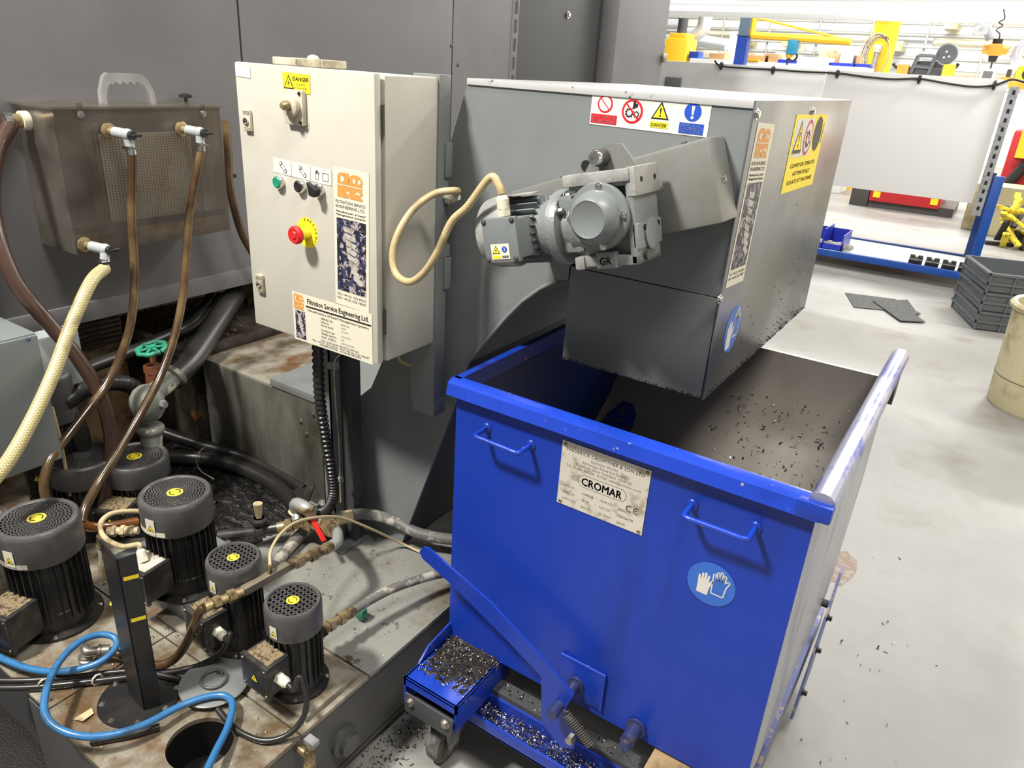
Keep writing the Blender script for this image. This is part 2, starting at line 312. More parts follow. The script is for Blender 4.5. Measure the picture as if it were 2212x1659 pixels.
def dup(root, M, label=None, group=None):
    r = root.copy(); COL.objects.link(r); r.matrix_world = M; PM[r.name] = M
    if label: r['label'] = label
    if group: r['group'] = group
    for ch in root.children:
        c = ch.copy(); COL.objects.link(c); c.parent = r
        for g in ch.children: d = g.copy(); COL.objects.link(d); d.parent = c
    return r
R_ = math.radians
# ================= setting =================
fl = MB('concrete'); fl.box((-9, -3.0, -.1), (9, 26, 0)); struct(fl, 'floor')
w = MB('wall_cream'); w.box((-16, 24, 0), (9, 24.2, 7)); struct(w, 'wall_back')
w = MB('wall_cream'); w.box((6.5, -3, 0), (6.7, 24, 7)); struct(w, 'wall_right')
# ================= labels helpers =================
def logo(mb, x, y, w, h, M, z=.0012, m='logo_orange', bg='lbl_white'):
    """orange double letter block; x,y lower left"""
    def P(pts, mm=m, dz=0.): mb.quad2([(x + a * w, y + b * h) for a, b in pts], z + dz, z + dz + .0004, mm, M)
    arc = lambda cx, cy, rx, ry, a0, a1, n=8: [(cx + rx * math.cos(R_(a0 + (a1 - a0) * i / n)), cy + ry * math.sin(R_(a0 + (a1 - a0) * i / n))) for i in range(n + 1)]
    P([(0, 0), (.46, 0), (.46, .48), (.46, 1)] + arc(.22, .80, .22, .2, 90, 180) )
    P([(.5, 0), (1, 0), (1, .06), (.9, .16), (1, .26), (.95, .46)] + arc(.72, .73, .28, .27, -30, 180))
    for pts in ([(.14, .62), (.22, .62), (.3, .80), (.14, .86)], [(.34, .22), (.46, .30), (.46, .15)], [(.62, .60)] + arc(.62, .74, .10, .10, -90, 90), [(.80, .62)] + arc(.84, .74, .08, .09, -90, 90), [(.68, .22), (.80, .33), (.92, .22)], [(0, .49), (1, .47), (1, .50), (0, .52)]): P(pts, bg, .0004)
def swarfpic(mb, x, y, w, h, M, z=.0012):
    mb.quad2([(x, y), (x + w, y), (x + w, y + h), (x, y + h)], z, z + .0004, 'swarf_photo', M)
    rr = random.Random(3)
    for i in range(8):
        cx = x + w * (.42 + .30 * (i / 7) ** 1.5 + .02 * math.sin(i)); cy = y + h * (.86 - .095 * i); a = -.12 - .05 * i; ww = w * .20; hh = h * .034
        pts = [(-ww * .75, -hh), (ww * .75, -hh), (ww, hh), (-ww, hh)]; mb.quad2([(cx + p * math.cos(a) - q * math.sin(a), cy + p * math.sin(a) + q * math.cos(a)) for p, q in pts], z + .0004, z + .0008, 'lbl_dull', M)
    for i in range(46):
        cx = x + w * rr.uniform(.05, .95); cy = y + h * rr.uniform(.02, .98); a = rr.uniform(0, 3.1); l = h * rr.uniform(.008, .03); t = l * .22
        pts = [(-l, -t), (l, -t * .4), (l * .8, t), (-l * .8, t * .6)]; q = [(cx + p * math.cos(a) - s * math.sin(a), cy + p * math.sin(a) + s * math.cos(a)) for p, s in pts]
        if all(x < u < x + w and y < v < y + h for u, v in q): mb.quad2(q, z + .0004, z + .0007, rr.choice(['lbl_white', 'lbl_dull', 'ink', 'ink_grey']), M)
def warn_tri(mb, cx, cy, s, M, sym='!', z=.0008):
    mb.quad2([(cx - s, cy - s * .75), (cx + s, cy - s * .75), (cx, cy + s)], z, z + .0003, 'ink', M)
    mb.quad2([(cx - s * .76, cy - s * .61), (cx + s * .76, cy - s * .61), (cx, cy + s * .72)], z + .0003, z + .0006, 'yellow_lbl', M)
    if sym == '!': mb.quad2([(cx - s * .1, cy + s * .35), (cx + s * .1, cy + s * .35), (cx + s * .05, cy - s * .2), (cx - s * .05, cy - s * .2)], z + .0006, z + .0009, 'ink', M); disc(mb, cx, cy - s * .4, s * .1, M, 'ink', z + .0006)
    elif sym == 'z': mb.quad2([(cx + s * .06, cy + s * .42), (cx - s * .2, cy - s * .12), (cx, cy - s * .08), (cx - s * .12, cy - s * .5), (cx + s * .2, cy + s * .06), (cx + .0, cy + s * .02)], z + .0006, z + .0009, 'ink', M)
    else: mb.quad2([(cx - s * .35, cy - s * .45), (cx + s * .35, cy - s * .45), (cx + s * .2, cy - s * .1), (cx, cy - s * .15), (cx - s * .1, cy + s * .2), (cx - s * .2, cy - s * .1)], z + .0006, z + .0009, 'ink', M)
def disc(mb, cx, cy, r, M, m, z=.0008, ry=None, n=28): mb.quad2([(cx + r * math.cos(2 * PI * i / n), cy + (ry or r) * math.sin(2 * PI * i / n)) for i in range(n)], z, z + .0003, m, M)
def rect(mb, x0, y0, x1, y1, M, m, z=.0): mb.quad2([(x0, y0), (x1, y0), (x1, y1), (x0, y1)], z, z + .0005, m, M)
def line(mb, x0, y0, x1, y1, t, M, m='ink', z=.001):
    d = Vector((x1 - x0, y1 - y0)); n = Vector((-d.y, d.x)).normalized() * t / 2
    mb.quad2([(x0 - n.x, y0 - n.y), (x1 - n.x, y1 - n.y), (x1 + n.x, y1 + n.y), (x0 + n.x, y0 + n.y)], z, z + .0003, m, M)
def prohibit(mb, cx, cy, r, M, z=.0008):
    disc(mb, cx, cy, r, M, 'lbl_red', z); disc(mb, cx, cy, r * .8, M, 'lbl_white', z + .0003)
def gear(mb, cx, cy, r, M, z):
    n = 10; pts = []
    for i in range(n * 4): a = 2 * PI * i / (n * 4); q = r if (i // 2) % 2 else r * .78; pts.append((cx + q * math.cos(a), cy + q * math.sin(a)))
    mb.quad2(pts, z, z + .0003, 'ink', M); disc(mb, cx, cy, r * .5, M, 'lbl_white', z + .0003)
def glove(mb, cx, cy, s, M, z, fill='lbl_white', solid=True):
    pts = [(-.28, -.6), (.26, -.6), (.30, -.1), (.42, .25), (.33, .32), (.22, .12), (.22, .5), (.12, .52), (.09, .15), (.06, .62), (-.04, .62), (-.05, .15), (-.09, .56), (-.18, .54), (-.17, .12), (-.24, .42), (-.33, .38), (-.30, -.05)]
    q = [(cx + a * s, cy + b * s) for a, b in pts]
    if solid: mb.quad2(q, z, z + .0003, fill, M)
    else:
        for i in range(len(q)): a, b = q[i], q[(i + 1) % len(q)]; line(mb, a[0], a[1], b[0], b[1], s * .055, M, fill, z)
def fit(c, ax, v):
    """label frame from four measured corners TL TR BR BL on a plane: lower left corner, width, height, roll"""
    q = [at(px, py, ax, v) for px, py in c]; u = 0 if ax == 'y' else 1
    W_ = ((q[1] - q[0]).length + (q[2] - q[3]).length) / 2; H_ = ((q[0] - q[3]).length + (q[1] - q[2]).length) / 2
    ce = (q[0] + q[1] + q[2] + q[3]) / 4; d = (q[1] - q[0]) + (q[2] - q[3]); a = math.atan2(d.z, d[u])
    M = (FRONT if ax == 'y' else SIDE)(ce) @ RZ(a) @ T(-W_ / 2, -H_ / 2, 0); return M, W_, H_
# ================= machine tool enclosure =================
WX = -2.4
t = thing('machine_enclosure', 'large grey sheet metal machine enclosure filling the wall behind the cream cabinet', 'machine', (-3.2, 2.5, 0))
def panel(y0, y1, x=WX, name='panel', z0=.84, m='machine_grey', lab=None):
    b = MB(m); b.box((-3.2 if x > -2.5 else -3.1, y0 + .003, z0), (x, y1 - .003, 2.75), bev=.006)
    if z0 == .84: b.box((WX - .01, y0 + .003, .84), (x + .006, y1 - .003, .905), bev=.004)
    return b.build(name, t, lab)
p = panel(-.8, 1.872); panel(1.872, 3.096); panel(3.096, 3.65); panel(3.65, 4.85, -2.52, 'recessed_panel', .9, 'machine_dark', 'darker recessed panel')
p2_ = panel(4.85, 5.68)
b = MB('machine_grey'); b.box((-2.6, 3.6, .9), (-2.395, 3.66, 2.75), bev=.004)
for z in [1.5 + .09 * i for i in range(10)]: b.cyl((-2.393, 3.63, z), (-2.393, 3.63, z + .06), .007, m='dark_iron')
b.build('hinge_post', t)
b = MB('chrome'); c = at(1227, 32, 'x', -2.515); b.bolt(c, (1, 0, 0), .014, .012, 'chrome'); b.build('panel_bolt', t)
b = MB('steel'); c = at(1431, 125, 'x', -2.395); b.box(c - Vector((.01, .02, .03)), c + Vector((.03, .03, .03)), bev=.005); b.build('latch', t)
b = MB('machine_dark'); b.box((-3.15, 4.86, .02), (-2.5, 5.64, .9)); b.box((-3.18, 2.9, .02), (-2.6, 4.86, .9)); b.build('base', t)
for px, py in ((975, 98), (989, 140)):
    b = MB('dark_iron'); c = at(px, py, 'x', WX); b.bolt(c, (1, 0, 0), .007, .004, 'dark_iron', False); b.build('screw', t)
# chip tray under the machine, covered in swarf
t = thing('machine_base_tray', 'dark oily tray full of wet swarf under the machine enclosure', 'tray', (-2.9, 2.2, .1))
b = MB('wet_dark'); b.box((-3.6, 1.45, .0), (-2.71, 2.85, .665)); b.box((-2.72, 1.45, .275), (-2.28, 2.85, .665), bev=.003); b.box((-3.6, 1.42, .665), (-2.27, 1.45, .70)); b.box((-2.28, 1.42, .60), (-2.265, 2.85, .70)); b.build('tray', t)
b = MB('beige_mach'); b.box((-3.25, .55, .0), (-2.62, 1.41, .83), bev=.01); b.box((-3.2, 1.46, .667), (-2.85, 2.8, .83)); 
b.build('beige_base', t, 'grimy beige machine base')
b = MB('dark_iron')
for i in range(7): b.box((-2.622, 1.15, .66 + i * .018), (-2.612, 1.40, .668 + i * .018))
b.build('louvre', t)
b = MB('grey_green'); b.box((-2.62, 1.02, .30), (-2.58, 1.07, .835)); b.build('leg', t)
def chips(mb, n, fn, rs, m='swarf', seed=1, bright=.12, up=.6):
    rr = random.Random(seed)
    for _ in range(n):
        c = fn(rr)
        if c is None: continue
        c = Vector(c); r = rs * rr.uniform(.45, 1.25); M = T(c) @ Matrix.Rotation(rr.uniform(0, 6.3), 4, 'Z') @ Matrix.Rotation(rr.uniform(-up, up), 4, 'X') @ Matrix.Rotation(rr.uniform(-up, up), 4, 'Y')
        k = rr.randint(2, 4); w_ = r * rr.uniform(.3, .6); a0 = rr.uniform(0, 6); q = rr.uniform(.5, 1.0); vs = []
        for i in range(k + 1): a = a0 + q * i; vs += [(r * math.cos(a), -w_ / 2, r * .5 + r * .5 * math.sin(a)), (r * math.cos(a), w_ / 2, r * .5 + r * .5 * math.sin(a))]
        mb.add(vs, [(2 * i, 2 * i + 1, 2 * i + 3, 2 * i + 2) for i in range(k)], 'swarf_bright' if rr.random() < bright else m, None, M)
b = MB(); chips(b, 700, lambda r: (r.uniform(-3.1, -2.29), r.uniform(1.47, 2.8), .667), .012, seed=5, m='dirt_shade_black', bright=.06)
chips(b, 120, lambda r: (r.uniform(-3.1, -2.29), r.uniform(1.6, 2.8), .668), .02, seed=6, m='rust_red', bright=0)
single(b, 'swarf_litter', 'black and rusty swarf littering the tray under the machine', 'swarf', kind='stuff')
# ================= swarf conveyor =================
HY = 1.48; HX = -.432; HB = 2.40
cv = thing('swarf_conveyor', 'grey swarf conveyor rising to a discharge hood above the blue bin', 'conveyor', (-1.3, 1.95, .27))
q = lambda px, py: (at(px, py, 'y', HY).x, at(px, py, 'y', HY).z)
curve = [q(1205, 606), q(1170, 622), q(1130, 650), q(1095, 685), q(1060, 725), q(1030, 760), q(1010, 785), q(997, 830), q(985, 870)]
side = [(-1.10, 1.655), (HX, 1.655), (HX, 1.283), (-.79, 1.283), (-.79, 1.25)] + curve + [(-1.30, .28), (-1.56, .28), (-1.56, .66), (-1.42, .79), (-1.38, .875), (-1.15, 1.506)]
for nm, y0, y1 in (('side_panel', HY, HY + .012), ('side_panel', HB - .012, HB)):
    b = MB('hood_grey'); b.prism(side, y0, y1, 'y'); b.build(nm, cv)
b = MB('hood_grey'); b.box((-.785, HY - .002, 1.053), (HX - .002, HY + .01, 1.281), bev=.001); b.box((-.785, HY, 1.053), (-.775, HB, 1.30)); b.box((-.785, HB - .01, 1.053), (HX, HB, 1.30)); b.build('discharge_chute', cv)
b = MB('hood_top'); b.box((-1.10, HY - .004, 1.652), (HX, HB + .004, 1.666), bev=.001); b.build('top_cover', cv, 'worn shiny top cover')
b = MB('sheet_steel'); b.box((HX, HY - .004, 1.050), (HX + .004, HB + .004, 1.6665), bev=.0012)
for px, py in ((1634, 247), (1755, 241), (1553, 645)): c = at(px, py, 'x', HX + .004); b.bolt(c, (1, 0, 0), .007, .006, 'chrome', False)
b.build('end_plate', cv, 'bare brushed steel end plate')
# edge grime under the hood
rr = random.Random(4); b = MB('dirt_shade_black')
for i in range(120): x = rr.uniform(-.785, HX); b.ball((x, HY - .001, 1.054 + rr.uniform(0, .004)), rr.uniform(.001, .0028), seg=6)
for i in range(150): y = rr.uniform(HY, HB); b.ball((HX + .005, y, 1.052 + rr.expovariate(1) * .004), rr.uniform(.0008, .0018), seg=6)
for i in range(90): b.ball((HX + .0045, rr.uniform(HY + .1, HB), 1.06 + rr.expovariate(1) * .09), rr.uniform(.0006, .0014), seg=6)
b.build('grime', cv)['kind'] = 'stuff'
# inclined casing skins (between the side panels)
b = MB('machine_dark'); pts = [(x, z) for x, z in [(-.79, 1.25)] + curve + [(-1.30, .28)]]
for i in range(len(pts) - 1):
    (x0, z0), (x1, z1) = pts[i], pts[i + 1]; b.add([(x0, HY + .01, z0), (x0, HB - .01, z0), (x1, HB - .01, z1), (x1, HY + .01, z1)], [(0, 1, 2, 3)])
b.build('underside_plate', cv, 'dark curved underside plate')
b = MB('hood_grey'); pts = [(-1.10, 1.655), (-1.15, 1.506), (-1.38, .875), (-1.46, .66)]
for i in range(len(pts) - 1):
    (x0, z0), (x1, z1) = pts[i], pts[i + 1]; b.add([(x0, HY + .01, z0), (x0, HB - .01, z0), (x1, HB - .01, z1), (x1, HY + .01, z1)], [(0, 1, 2, 3)])
b.build('back_plate', cv)
b = MB('grey_cast')
for i in range(len(curve) - 1):
    (x0, z0), (x1, z1) = curve[i], curve[i + 1]; b.cyl((x0, HY - .002, z0), (x1, HY - .002, z1), .005)
b.build('edge_flange', cv)
b = MB('casing_stain_shade'); b.box((-2.25, HY, .272), (-1.5, HB, .655), bev=.004)
for px, py in ((677, 896), (662, 937), (650, 910)): b.bolt(at(px, py, 'y', HY), (0, -1, 0), .006, .005, 'steel')
b.build('horizontal_casing', cv, 'horizontal casing with oil stain and shade in its colour')
b = MB('wet_steel'); b.box((-2.25, HY + .003, .655), (-1.46, HB, .662)); b.box((-1.88, HY - .004, .662), (-1.44, HY + .42, .690), bev=.003, m='grey_green'); b.build('casing_cover', cv)
b = MB('machine_dark'); b.prism([(-1.20, .30), (-1.0, .80), (-.94, .80), (-.94, .27), (-1.20, .27)], 1.7, 1.72, 'y'); b.prism([(-1.16, .28), (-.95, .28), (-.95, .95), (-1.0, .95)], 2.3, 2.32, 'y'); b.build('brace_plate', cv)
# drive cover on the hood
b = MB('cover_brown'); c0 = Vector((-.664, 0, 1.4475)); A = T(c0) @ RY(R_(-20.2)); hw, hh = .227, .079
b.box((-hw, 1.385, -hh), (hw, HY, hh), bev=.006, M=A)
for x in (-.12, .16): b.bolt(A @ Vector((x, 1.44, hh)), A.to_3x3() @ Vector((0, 0, 1)), .006, .006, 'steel')
b.bolt(A @ Vector((hw, 1.43, .0)), A.to_3x3() @ Vector((1, 0, 0)), .006, .005, 'chrome', False)
b.build('drive_cover', cv)
# labels on the hood
M, w_, h_ = fit(((1281, 197), (1539, 222), (1527, 297), (1273, 268)), 'y', HY - .0006)
b = MB('lbl_white'); rect(b, 0, 0, w_, h_, M, 'lbl_white')
u = w_ / 4; y_ = h_ * .66; r = h_ * .27
prohibit(b, u * .5, y_, r, M); line(b, u * .5 - r * .6, y_ + r * .6, u * .5 + r * .6, y_ - r * .6, r * .12, M, 'lbl_red', .0012)
rect(b, u * .04, h_ * .06, u * .96, h_ * .34, M, 'lbl_red', .0008); b.text('DO NOT USE', u * .5, h_ * .22, h_ * .07, u * .8, 'lbl_white', M, .0015, .02, 'C'); b.text('UNGUARDED', u * .5, h_ * .10, h_ * .07, u * .8, 'lbl_white', M, .0015, .02, 'C')
prohibit(b, u * 1.47, h_ * .52, r * 1.35, M); gear(b, u * 1.38, h_ * .47, r * .6, M, .0012); gear(b, u * 1.62, h_ * .44, r * .42, M, .0012)
rect(b, u * 1.48, h_ * .60, u * 1.56, h_ * .84, M, 'ink', .0012); b.quad2([(u * 1.46, h_ * .6), (u * 1.66, h_ * .66), (u * 1.64, h_ * .76), (u * 1.5, h_ * .78)], .0012, .0015, 'ink', M)
line(b, u * 1.47 - r * .85, h_ * .52 + r * .85, u * 1.47 + r * .85, h_ * .52 - r * .85, r * .2, M, 'lbl_red', .0017)
warn_tri(b, u * 2.42, h_ * .60, h_ * .30, M); rect(b, u * 2.12, h_ * .12, u * 2.72, h_ * .30, M, 'yellow_lbl', .0008); b.text('DANGER', u * 2.42, h_ * .15, h_ * .11, u * .52, 'ink', M, .0015, .02, 'C')
disc(b, u * 3.45, h_ * .68, r, M, 'lbl_blue'); b.quad2([(u * 3.45 - r * .2, h_ * .68 + r * .65), (u * 3.45 + r * .2, h_ * .68 + r * .65), (u * 3.45 + r * .1, h_ * .68 - r * .3), (u * 3.45 - r * .1, h_ * .68 - r * .3)], .0011, .0014, 'lbl_white', M); disc(b, u * 3.45, h_ * .68 - r * .58, r * .17, M, 'lbl_white', .0011)
rect(b, u * 3.08, h_ * .05, u * 3.86, h_ * .36, M, 'lbl_blue', .0008)
for i, s_ in enumerate(('ELECTRICALLY', 'ISOLATE BEFORE', 'REMOVING  BIN')): b.text(s_, u * 3.47, h_ * (.27 - .09 * i), h_ * .055, u * .68, 'lbl_white', M, .0015, .02, 'C')
b.build('safety_label', cv, 'white strip of four safety symbols')
def tall_label(M, w_, h_, parent, dull=False):
    b = MB('lbl_cream'); rect(b, 0, 0, w_, h_, M, 'lbl_cream')
    logo(b, w_ * .12, h_ * .80, w_ * .72, h_ * .17, M, .0007, bg='lbl_cream')
    for s_, yy, hh_, it in (('FILTRATION SERVICE', .755, .022, 0), ('ENGINEERING LTD.', .722, .022, 0), ('Manufacturers of Swarf', .690, .015, .25), ('Management Systems', .667, .015, .25)): b.text(s_, w_ * .06, h_ * yy, h_ * hh_, w_ * .84, 'ink', M, .0007, .01 + .02 * (it > 0), 'L', it)
    swarfpic(b, w_ * .08, h_ * .115, w_ * .84, h_ * .535, M, .0007)
    b.text('TEL: +44 (0) 1562 60233', w_ * .06, h_ * .075, h_ * .018, w_ * .86, 'ink', M, .0007, .01); b.text('FAX: +44 (0) 1562 748387', w_ * .06, h_ * .045, h_ * .018, w_ * .86, 'ink', M, .0007, .01)
    return b.build('company_label', parent, 'tall cream company label with orange logo and swarf picture')
M, w_, h_ = fit(((1637, 268), (1670, 265), (1609, 606), (1568, 620)), 'x', HX + .0045); tall_label(M, w_, h_, cv)
M, w_, h_ = fit(((1718, 252), (1784, 246), (1757, 398), (1689, 415)), 'x', HX + .0045)
b = MB('yellow_lbl'); rect(b, 0, 0, w_, h_, M, 'yellow_lbl'); rect(b, w_ * .06, h_ * .46, w_ * .62, h_ * .95, M, 'lbl_white', .0004)
warn_tri(b, w_ * .2, h_ * .70, w_ * .13, M, '!', .001); b.text('DANGER', w_ * .2, h_ * .50, h_ * .04, w_ * .24, 'ink', M, .001, .02, 'C')
prohibit(b, w_ * .48, h_ * .70, w_ * .13, M, .001); gear(b, w_ * .47, h_ * .68, w_ * .07, M, .0016); line(b, w_ * .40, h_ * .78, w_ * .56, h_ * .62, .004, M, 'lbl_red', .002)
disc(b, w_ * .78, h_ * .74, w_ * .13, M, 'ink'); line(b, w_ * .7, h_ * .90, w_ * .88, h_ * .92, .003, M); line(b, w_ * .95, h_ * .88, w_ * .95, h_ * .6, .003, M)
for i, s_ in enumerate(('CONVEYOR OPERATES', 'AUTOMATICALLY', 'ISOLATE AT MACHINE!')): b.text(s_, w_ * .5, h_ * (.32 - .11 * i), h_ * .055, w_ * (.78 if i != 1 else .55), 'ink', M, .0008, .015, 'C')
b.build('warning_label', cv, 'yellow conveyor warning label')
M, w_, h_ = fit(((1571, 662), (1604, 672), (1592, 760), (1560, 752)), 'x', HX + .0045)
b = MB('lbl_blue'); c0 = at(1582, 711, 'x', HX + .0045); M = SIDE(c0); disc(b, 0, 0, .055, M, 'blue_glove', 0); glove(b, -.02, -.01, .055, M, .0006); glove(b, .022, .012, .055, M, .0006, 'lbl_white', False); b.build('glove_sticker', cv, 'round blue glove sticker')
# ================= gear motor =================
GT = R_(-13); G = Vector((-.6065, 1.25, 1.445))
gm = thing('gear_motor', 'dusty grey electric gear motor bolted to the front of the hood', 'motor', G, M=T(G) @ RY(GT))
b = local(gm, 'grey_cast'); bw, bh = .066, .086
b.box((-bw, .0, .058), (bw, .105, bh), bev=.004); b.box((-bw, .0, -bh), (bw, .105, -.066), bev=.004); b.box((.050, .0, -bh), (bw, .105, bh), bev=.004); b.box((-bw, .02, -.07), (bw - .01, .105, .07), bev=.01)
b.box((bw - .012, -.002, .038), (bw + .006, .108, bh + .004), bev=.003, m='grey_dusty'); b.box((-bw - .008, -.006, .066), (bw - .004, .03, bh + .002), bev=.003, m='grey_dusty'); b.box((bw - .01, .0, -.058), (bw + .004, .108, -.010), bev=.004)
b.lathe([(.030, 0), (.030, .008), (.024, .010)], T(bw, .055, -.035) @ RY(PI / 2), 28); b.box((-.02, -.004, -.09), (.022, .02, -.058), bev=.004); b.box((-.066, -.004, -.09), (-.045, .02, -.066), bev=.003, m='grey_dusty')
for y, z in ((.025, .066), (.085, .066), (.028, -.02), (.088, -.02)): b.cyl((bw + .003, y, z), (bw + .0068, y, z), .005, m='void_black')
b.cyl((bw, .03, -.072), (bw + .008, .03, -.072), .009, m='dark_iron')
b.build('gearbox', gm)
b = local(gm, 'grey_paint'); b.lathe([(.062, 0), (.062, .008), (.060, .012), (.050, .014), (.048, .030), (.038, .046), (.034, .049), (.030, .047), (.0, .046)], T(-.004, -.002, .008) @ RX(PI / 2), 48)
b.build('round_cover', gm, 'smooth round gearbox cover')
for a in (80, 0, 180, -82): b = local(gm, 'chrome'); b.bolt((-.004 + .055 * math.cos(R_(a)), -.015, .008 + .055 * math.sin(R_(a))), (0, -1, 0), .0048, .005, 'chrome', False); b.build('cover_screw', gm)
b = local(gm, 'cover_brown'); b.prism([(-.066, .080), (-.035, .122), (-.008, .135), (.022, .132), (.050, .088)], .060, .068, 'y'); b.prism([(-.080, .085), (-.080, .112), (-.035, .124), (-.02, .09)], .075, .081, 'y')
b.cyl((-.064, .0745, .100), (-.064, .0755, .100), .011, m='void_black'); b.build('torque_bracket', gm)
b = local(gm, 'chrome'); b.cyl((-.018, .035, .112), (-.018, .06, .112), .016, m='dark_iron'); b.lathe([(.014, 0), (.014, .008), (.011, .014), (.006, .014), (.006, .009), (0, .009)], T(-.018, .035, .112) @ RX(PI / 2), 24); b.build('bracket_bolt', gm, 'shiny domed socket bolt')
b = local(gm, 'grey_cast'); b.text('GR', -.012, -.082, .014, .024, 'grey_cast', Matrix(((1, 0, 0, 0), (0, 0, -1, -.0035), (0, 1, 0, 0), (0, 0, 0, 1))), .0008, .03)
b.build('cast_lettering', gm)
ax = lambda x: Vector((x, .055, -.012))
def XL(x): return T(ax(x)) @ RY(-PI / 2)
b = local(gm, 'grey_cast'); b.lathe([(.055, 0), (.058, .03), (.052, .035), (.052, .05), (.072, .052), (.074, .058), (.074, .072), (.070, .074), (.060, .080), (.056, .10)], XL(-.045), 40); b.box((-.11, .01, -.06), (-.05, .10, .05), bev=.012)
for a in (35, 75, 120, 165, 210, 255): b.bolt(ax(-.098) + Vector((0, -.063 * math.cos(R_(a)), .063 * math.sin(R_(a)))), (1, 0, 0), .006, .012, 'grey_cast')
b.build('adaptor_flange', gm)
b = local(gm, 'grey_paint'); b.lathe([(.054, 0), (.054, .10)], XL(-.145), 36)
for i in range(26):
    a = 2 * PI * i / 26; d = Vector((0, math.cos(a), math.sin(a))); n_ = Vector((0, -math.sin(a), math.cos(a))) * .0013
    p0 = ax(-.150) + d * .052; p1 = ax(-.150) + d * .068; L_ = Vector((-.085, 0, 0)); b.add([p0 - n_, p0 + n_, p1 + n_, p1 - n_, p0 - n_ + L_, p0 + n_ + L_, p1 + n_ + L_, p1 - n_ + L_], [(0, 1, 2, 3), (7, 6, 5, 4), (0, 4, 5, 1), (1, 5, 6, 2), (2, 6, 7, 3), (3, 7, 4, 0)])
b.build('finned_housing', gm)
b = local(gm, 'grey_dusty'); b.lathe([(.072, 0), (.074, .004), (.074, .045), (.070, .062), (.052, .073), (.048, .070), (.020, .068)], XL(-.225), 40); b.bolt(ax(-.245) + Vector((0, -.072, 0)), (0, -1, 0), .004, .004); b.prism([(-.155, .01), (-.235, .01), (-.235, .10), (-.19, .10)], .060, .062, 'z'); b.build('fan_cowl', gm)
b = local(gm, 'grey_paint'); b.box((-.228, -.055, -.055), (-.155, .015, .022), bev=.004); b.box((-.232, -.066, -.060), (-.151, -.052, .027), bev=.004); b.build('terminal_box', gm)
for x, z in ((-.225, .021), (-.159, .021), (-.225, -.053), (-.159, -.053)): b = local(gm, 'steel'); b.bolt((x, -.066, z), (0, -1, 0), .004, .003, 'dark_iron', False); b.build('screw', gm)
b = local(gm, 'lbl_cream'); ML = T(-.215, -.0665, -.053) @ Matrix(((1, 0, 0, 0), (0, 0, -1, 0), (0, 1, 0, 0), (0, 0, 0, 1)))
rect(b, 0, 0, .043, .030, ML, 'lbl_cream'); warn_tri(b, .012, .018, .009, ML, 'z', .0006); rect(b, .003, .002, .021, .008, ML, 'yellow_lbl', .0006); disc(b, .032, .019, .006, ML, 'lbl_blue', .0006); rect(b, .0312, .016, .0328, .023, ML, 'lbl_white', .0009); rect(b, .025, .003, .040, .007, ML, 'ink_grey', .0006)
b.build('electrical_label', gm)
b = local(gm, 'white_plastic'); b.cyl((-.205, -.02, .026), (-.205, -.02, .040), .014, seg=6); b.cyl((-.205, -.02, .040), (-.205, -.02, .058), .013); b.cyl((-.205, -.02, .058), (-.205, -.02, .066), .013, .009); b.build('cable_gland', gm)
gland = PM[gm.name] @ Vector((-.205, -.02, .068))
# ================= control cabinet =================
BY = 1.2; BX0, BX1, BZ0, BZ1, BD = -1.566, -1.123, 1.029, 1.667, 1.403
cb = thing('control_cabinet', 'cream electrical control cabinet with buttons and red emergency stop', 'control box', ((BX0 + BX1) / 2, 1.31, BZ0))
b = MB('cabinet_cream'); b.box((BX0, BY + .027, BZ0), (BX1 - .002, BD, BZ1 - .003), bev=.004); b.build('body', cb)
dr = MB('cabinet_cream'); dr.box((BX0 - .003, BY, BZ0 - .002), (BX1 - .006, BY + .020, BZ1 + .001), bev=.005); dr.box((BX0 + .01, BY + .018, BZ0 + .008), (BX1 - .02, BY + .028, BZ1 - .01), m='dark_iron'); dr = dr.build('door', cb)
F = lambda px, py, d=0.: at(px, py, 'y', BY - d)
def q4(c): return fit(c, 'y', BY - .0006)
M, w_, h_ = q4(((508, 139), (540, 145), (541, 169), (510, 164))); b = MB('lbl_white'); rect(b, 0, 0, w_, h_, M, 'lbl_white'); b.build('blank_sticker', dr)
M, w_, h_ = q4(((612, 155), (671, 163), (669, 203), (610, 196))); b = MB('yellow_lbl'); rect(b, 0, 0, w_, h_, M, 'yellow_lbl'); warn_tri(b, w_ * .23, h_ * .47, w_ * .19, M, 'z'); b.text('DANGER', w_ * .38, h_ * .62, h_ * .2, w_ * .58, 'ink', M, .0008, .03); b.text('ISOLATE', w_ * .66, h_ * .38, h_ * .11, w_ * .32, 'ink', M, .0008, 0, 'C'); b.text('ELSEWHERE', w_ * .66, h_ * .18, h_ * .11, w_ * .46, 'ink', M, .0008, 0, 'C'); b.build('danger_label', dr)
c = F(642, 232); b = MB('cream_dirty'); b.box(c + Vector((-.030, -.012, -.037)), c + Vector((.030, 0, .037)), bev=.003); b.lathe([(.024, 0), (.024, .012), (.020, .014)], T(c + Vector((0, -.012, .004))) @ RX(PI / 2), 32); b.lathe([(.011, 0), (.010, .014), (.006, .020), (0, .021)], T(c + Vector((0, -.024, .004))) @ RX(PI / 2), 20, 'brass'); b.bolt(c + Vector((.022, -.012, .03)), (0, -1, 0), .003, .003, 'ink', False); b.bolt(c + Vector((.022, -.012, -.03)), (0, -1, 0), .003, .003, 'ink', False); b.build('timer_dial', dr)
M, w_, h_ = q4(((626, 258), (668, 265), (667, 279), (626, 272))); b = MB('lbl_dull'); rect(b, 0, 0, w_, h_, M, 'lbl_dull'); b.text('CONVEYOR ON/OFF TIMER', w_ * .05, h_ * .3, h_ * .4, w_ * .9, 'ink', M, .0008); b.build('timer_label', dr)
